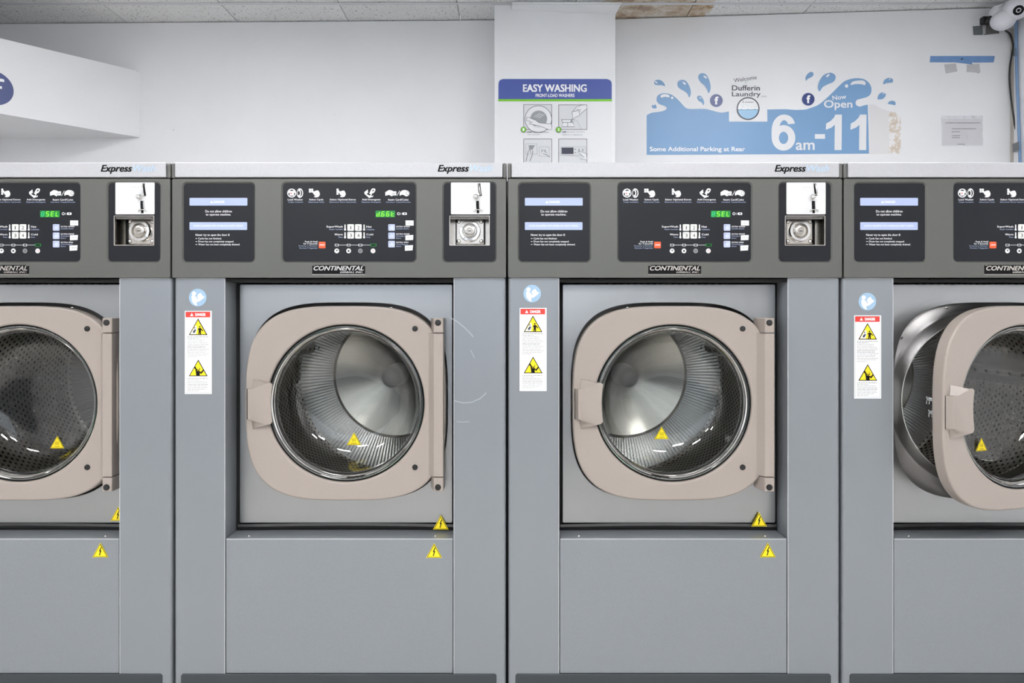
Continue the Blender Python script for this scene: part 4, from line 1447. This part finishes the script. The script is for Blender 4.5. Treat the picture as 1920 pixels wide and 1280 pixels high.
def m_hub():
    b = MB()
    b.lathe([(.040, .815), (.037, .74), (.0355, .69), (.034, .672), (.028, .661), (.015, .655), (.0001, .653)], 0, 0, 'hub', 48)
    return b
def m_lifter():
    """rib along the drum wall, at angle 0 (towards +x)"""
    b = MB()
    y0, y1_ = DR0 + .03, DR1 - .06
    sec = [(RD + .002, -.055), (RD - .045, -.022), (RD - .058, -.012), (RD - .060, .012), (RD - .045, .022), (RD + .002, .055)]
    n = len(sec)
    vs = [(x, y0, z) for x, z in sec] + [(x, y1_, z) for x, z in sec]
    b.add(vs, [(i, i + 1, n + i + 1, n + i) for i in range(n - 1)] + [tuple(range(n)), tuple(range(2 * n - 1, n - 1, -1))], 'annulus')
    for k in range(12):
        y = y0 + .03 + k * .05
        b.ball((RD - .0595, y, 0), .0052, 'ink', .3, 1, 1, 12)
    return b
# --- door, built about its hinge pivot
def dd(x, z): return (x - PVX, z)
def m_door():
    b = MB()
    ctr = dd(DCX, DCZ)
    yf = .0325 - PVY
    b.plate([superell(ctr[0], ctr[1], .245, .238, 3.35, 160), circ(ctr[0], ctr[1], .1925, 120)], yf, yf + .031, 'tan', .0048, 3)
    # hinge arm
    x0, x1_ = Lx(172) - PVX, Lx(192.5) - PVX
    yy = .0135 - PVY
    b.prism([(x0 - .022, yf + .02), (x0 - .018, yf + .003), (x0 - .010, yf - .001), (x0 + .003, yy), (x1_, yy), (x1_, yf + .018)], Lz(896.5), Lz(625.5), 'tan', .0018, 2)
    return b
def m_handle():
    b = MB()
    def h(x, y): return (440 + x / 9.85, 690 + y / 9.85)
    yf = .0165
    def q(p, y):
        t = mp(*h(*p), y); return (t[0] - PVX, y - PVY, t[2])
    front = [(240, 385), (330, 385), (590, 282), (660, 272), (695, 305), (675, 450), (665, 640), (675, 830), (692, 985), (655, 1032), (590, 1045), (310, 962), (240, 940)]
    back = [(236, 380), (325, 375), (340, 200), (660, 262), (702, 300), (682, 450), (672, 640), (682, 830), (700, 995), (660, 1045), (335, 1122), (312, 975), (236, 945)]
    n = len(front)
    fr = [q(p, yf if p[0] > 300 else yf + .001) for p in front]
    bk = [q(p, .0318) for i, p in enumerate(back)]
    # right edge curls back only part of the way
    b.add(fr + bk, [tuple(range(n))[::-1]] + [(i, (i + 1) % n, n + (i + 1) % n, n + i) for i in range(n)] + [tuple(range(n, 2 * n))], 'tan')
    # dark gap on the left
    g0 = q((222, 378), .0318); g1 = q((240, 945), .0318)
    b.add([(g0[0], g0[1] , g0[2]), (g1[0], g0[1], g0[2]), (g1[0], g0[1], g1[2]), (g0[0], g0[1], g1[2])], [(0, 1, 2, 3)], 'void_shade')
    return b
def m_cap(x, z, y, r=.0068):
    def f():
        b = MB()
        b.lathe([(r, y + .001), (r, y - .0015), (r * .9, y - .003), (r * .55, y - .0036), (.0001, y - .0037)], x, z, 'black', 28)
        return b
    return f
def m_glass():
    b = MB()
    c_ = dd(DCX, DCZ)
    y = .040 - PVY
    b.lathe([(.186, y + .004), (.183, y + .012), (.1795, y + .0095), (.176, y + .018), (.1725, y + .0155), (.169, y + .03), (.163, y + .06), (.152, y + .082), (.136, y + .094), (.10, y + .100), (.05, y + .103), (.0001, y + .104)], c_[0], c_[1], 'glass', 96)
    return b
def m_rim():
    b = MB()
    c_ = dd(DCX, DCZ)
    y = .040 - PVY
    b.lathe([(.1945, y + .012), (.1935, y - .001), (.1915, y - .0015), (.1895, y + .002)], c_[0], c_[1], 'black', 120)
    b.lathe([(.1895, y + .002), (.1885, y - .001), (.1865, y - .001), (.1855, y + .003)], c_[0], c_[1], 'rimglass', 120)
    b.lathe([(.1855, y + .003), (.184, y + .0005), (.1815, y + .003), (.181, y + .009), (.179, y + .006), (.1765, y + .009), (.175, y + .02)], c_[0], c_[1], 'chrome', 120)
    return b
def m_latch():
    b = MB()
    x = dd(DCX, 0)[0] - .225
    yb = .0325 - PVY + .030
    z = Lz(760)
    for dz, ln in ((.018, .030), (-.012, .024)):
        b.box(x - .004, x + .004, yb, yb + ln, z + dz, z + dz + .008, 'chrome', .0008)
        b.box(x - .004, x + .004, yb + ln - .004, yb + ln, z + dz - .008, z + dz + .010, 'chrome', .0008)
    return b
def m_bracket(top):
    def f():
        b = MB()
        x0, x1_ = Lx(172), Lx(192.5)
        yy = .0135
        z0, z1_ = (Lz(624), Lz(596)) if top else (Lz(924.5), Lz(898))
        b.prism([(Lx(165), YR + .001), (Lx(167), YR - .012), (x0 + .003, yy), (x1_, yy), (x1_, YR + .001)], z0, z1_, 'tan', .0022, 3)
        return b
    return f
def m_lower():
    b = MB()
    b.box(Lx(-214), Lx(211.5), .0008, .075, Lz(1262), Lz(1010), 'grey', .0012, 2)
    b.box(Lx(-213.5), Lx(211), .0004, .0022, Lz(1011), Lz(1010) + .0002, 'edge', .0005, 1)  # highlight along the top front edge, laid on as a pale strip
    return b
def m_gasket():
    b = MB()
    n = 24
    vs = []
    for i in range(n + 1):
        t = i / n
        x = Lx(-210 + 420 * t)
        sag = math.sin(math.pi * t) * .0035
        for dy, dz in ((-.004, 0), (-.001, .006), (.004, .007), (.004, -.007), (-.001, -.006)):
            vs.append((x, YR + .003 + dy, Lz(1002) + dz + sag))
    fs = []
    for i in range(n):
        for k in range(5):
            j = (k + 1) % 5
            fs.append((i * 5 + k, i * 5 + j, (i + 1) * 5 + j, (i + 1) * 5 + k))
    b.add(vs, fs, 'black')
    b.box(Lx(-212), Lx(210), YR + .010, YR + .016, Lz(1012), Lz(985), 'void_shade')
    return b
def m_kick():
    b = MB()
    b.plate([rrect(Lx(-297.5), 0.004, Lx(293.5), Lz(1262.5), .006)], -.003, .004, 'kick', .0015, 2)
    return b
def m_sillscrew(px):
    def f():
        b = MB(); b.ball((Lx(px), .022, Lz(1010)), .0032, 'chrome', 1, 1, .7, 12); return b
    return f
def m_hscrew(px):
    def f():
        b = MB(); b.ball((Lx(px), .012, Lz(521.4)), .0042, 'chrome', 1, 1, .6, 12); return b
    return f
def m_scuff():
    b = MB(at_y(0))
    for a0, a1, r_, wd in ((-62, -38, 136, 1.4), (-30, -22, 118, 1.0)):
        b.line([(780 + r_ * math.cos(math.radians(a)), 715 + r_ * math.sin(math.radians(a))) for a in [a0 + (a1 - a0) * i / 14 for i in range(15)]], wd, 'scuff', .0004)
    b.line([(852, 751), (868, 755), (884, 754), (900, 747), (912, 736)], 1.4, 'scuff', .0004)
    b.line([(856, 790), (868, 791), (880, 790)], 1.0, 'scuff', .0004)
    return b

def washer(idx, cx, disp, label, book_d, dang_d, shock_up, shock_lo, hot, open_deg=0.0, lift=90, scuff=False):
    r = empty('washing_machine', (cx, 0, ZB))
    tag(r, label, 'washing machine', 'front-load washers in a row')
    part('cab', 'cabinet', m_cabinet, r)
    part('inn', 'inner_frame', m_inner, r)
    part('gap', 'top_seam', m_gapstrip, r)
    t = part('trim', 'top_trim', m_trim, r)
    part('trimtx', 'lettering', m_trimtext, t)
    part('ecr', 'end_cap', m_endcap(1), r); part('ecl', 'end_cap', m_endcap(-1), r)
    part('hdr', 'header_panel', m_header, r)
    wp = part('warn', 'warning_panel', m_warn, r); part('warnp', 'lettering', m_warnprint, wp); part('wb1', 'notice_bar', m_bar1, wp); part('wb2', 'notice_bar', m_bar2, wp)
    cp = part('ctl', 'control_panel', m_ctl, r)
    for k, rows in enumerate(CTL):
        part('ctlp%d' % k, 'lettering', ctl_group(rows), cp)
    for k, (x, y) in enumerate(((903, 645), (903, 748), (1157, 645), (1157, 748))):
        part('th%d' % k, 'thermometer_mark', m_thermo(x, y), cp)
    part('clock', 'time_and_card_mark', m_clock, cp)
    part('prog', 'progress_line', m_progress, cp)
    for k in range(4):
        part('stg%d' % k, 'stage_mark', m_stage(k), cp)
    for k, fp in enumerate((m_pict0, m_pict1, m_pict2, m_pict3, m_pict4)):
        part('pict%d' % k, 'pictogram', fp, cp)
    part('disp' + disp, 'display', m_display(disp), cp)
    for i, (a, c_) in enumerate(((935, 642), (1037, 642), (935, 745), (1037, 745))):
        part('b%d' % i, 'button', m_button(a, c_, a + 88, c_ + 88, 'btn', str(i + 1)), cp)
    for i, y in enumerate((642, 752, 863)):
        o = part('e%d' % i, 'button', m_button(1480, y, 1568, y + 87, 'lavbtn'), cp); o['label'] = 'lavender extras button'
    o = part('stop', 'stop_button', m_button(553, 875, 643, 962, 'orange', 'STOP'), cp); o['label'] = 'orange stop button'
    for i, a in enumerate(((1710, 592, 1818, 660, 0), (1708, 785, 1815, 852, 5), (1702, 920, 1810, 990, 6))):
        part('p%d' % i, 'price_tag', m_tag(*a), cp)
    cn = part('coin', 'coin_panel', m_coin, r)
    part('coinpl', 'coin_plate', m_coinplate, cn)
    part('lever', 'coin_lever', m_lever, cn)
    part('cbox', 'coin_recess', m_cbox, cn)
    part('lkp', 'lock_plate', m_lockplate, cn)
    part('lk', 'coin_lock', m_lock, cn)
    for i in range(4):
        part('sc%d' % i, 'screw', m_screw(i), cn)
    part('badge', 'maker_badge', m_badge, r)
    for px in (-142, 142):
        part('hs%d' % px, 'screw', m_hscrew(px), r)
    part('front', 'front_panel', m_front, r)
    dsh = part('dish', 'door_seat', m_dish, r)
    for a in (36, 144, 216, 324, 66, 114):
        part('bolt%d' % a, 'screw', m_bolt(a), dsh)
    part('lip', 'opening_ring', m_lip, r)
    dw = part('dw', 'drum', m_drumwall, r, (DCX, 0, DCZ))
    part('db', 'drum_back', m_drumback, dw)
    part('hub', 'drum_hub', m_hub, dw)
    for k in range(3):
        o = part('lift', 'drum_rib', m_lifter, dw)
        o.rotation_euler = (0, -math.radians(lift + 120 * k), 0)
    part('low', 'lower_panel', m_lower, r)
    part('gas', 'gasket', m_gasket, r)
    part('kick', 'kick_plate', m_kick, r)
    for px in (-177, 177):
        part('ss%d' % px, 'screw', m_sillscrew(px), r)
    o = part('book', 'read_manual_sticker', m_book, r, (book_d[0] / S, -.0001, -book_d[1] / S))
    o = part('dang', 'danger_label', m_danger, r, (dang_d[0] / S, -.0001, -dang_d[1] / S))
    for key, (lx_, ly_, y) in (('su', (*shock_up, YR - .006)), ('sl', (*shock_lo, .0002))):
        part('shock', 'shock_warning_sticker', m_shock, r, (Lx(lx_), y, Lz(ly_)))
    if scuff:
        part('scuff', 'scuff_mark', m_scuff, r)
    for top in (True, False):
        hb = part('hb%d' % top, 'hinge_bracket', m_bracket(top), r)
        part('hbc%d' % top, 'bolt_cap', m_cap(Lx(182.5), Lz(605) if top else Lz(916), .0135, .0074), hb)
    d = part('door', 'door', m_door, r, (PVX, PVY, 0), math.radians(open_deg))
    part('rim', 'glass_rim', m_rim, d); part('glass', 'door_glass', m_glass, d)
    part('handle', 'door_handle', m_handle, d)
    part('latch', 'latch_hook', m_latch, d)
    for z in (616.7, 881.5):
        part('dc%d' % int(z), 'bolt_cap', m_cap(Lx(137) - PVX, Lz(z), .0325 - PVY), d)
    o = part('hot', 'hot_surface_sticker', m_hot, d, (Lx(hot[0]) - PVX, .1345 - PVY, Lz(hot[1])))
    return r

CXS = [CX2 + PITCH * k for k in (-1, 0, 1, 2)]
washer(0, CXS[0], ' SEL', 'grey front-load washer cut off by the left edge, green display reading SEL', (0, 0), (0, 0), (187.6, 975), (177.5, 1031), (26.6, 850), lift=120)
washer(1, CXS[1], 'd66t', 'grey front-load washer with display reading d66t, left of the pillar, door shut', (0, 0), (0, 0), (184.8, 992), (176.5, 1032), (2, 843), lift=40, scuff=True)
washer(2, CXS[2], ' SEL', 'grey front-load washer with display reading SEL, below the blue wall sticker, door shut', (0.3, -7.5), (1, -5.5), (173.8, 986), (175.5, 1031), (-.5, 831), lift=140)
washer(3, CXS[3], ' SEL', 'grey front-load washer cut off by the right edge, its round door ajar', (2, 7.5), (1.5, 8.5), (180, 986), (177, 1031), (0, 843), open_deg=17.0, lift=8)
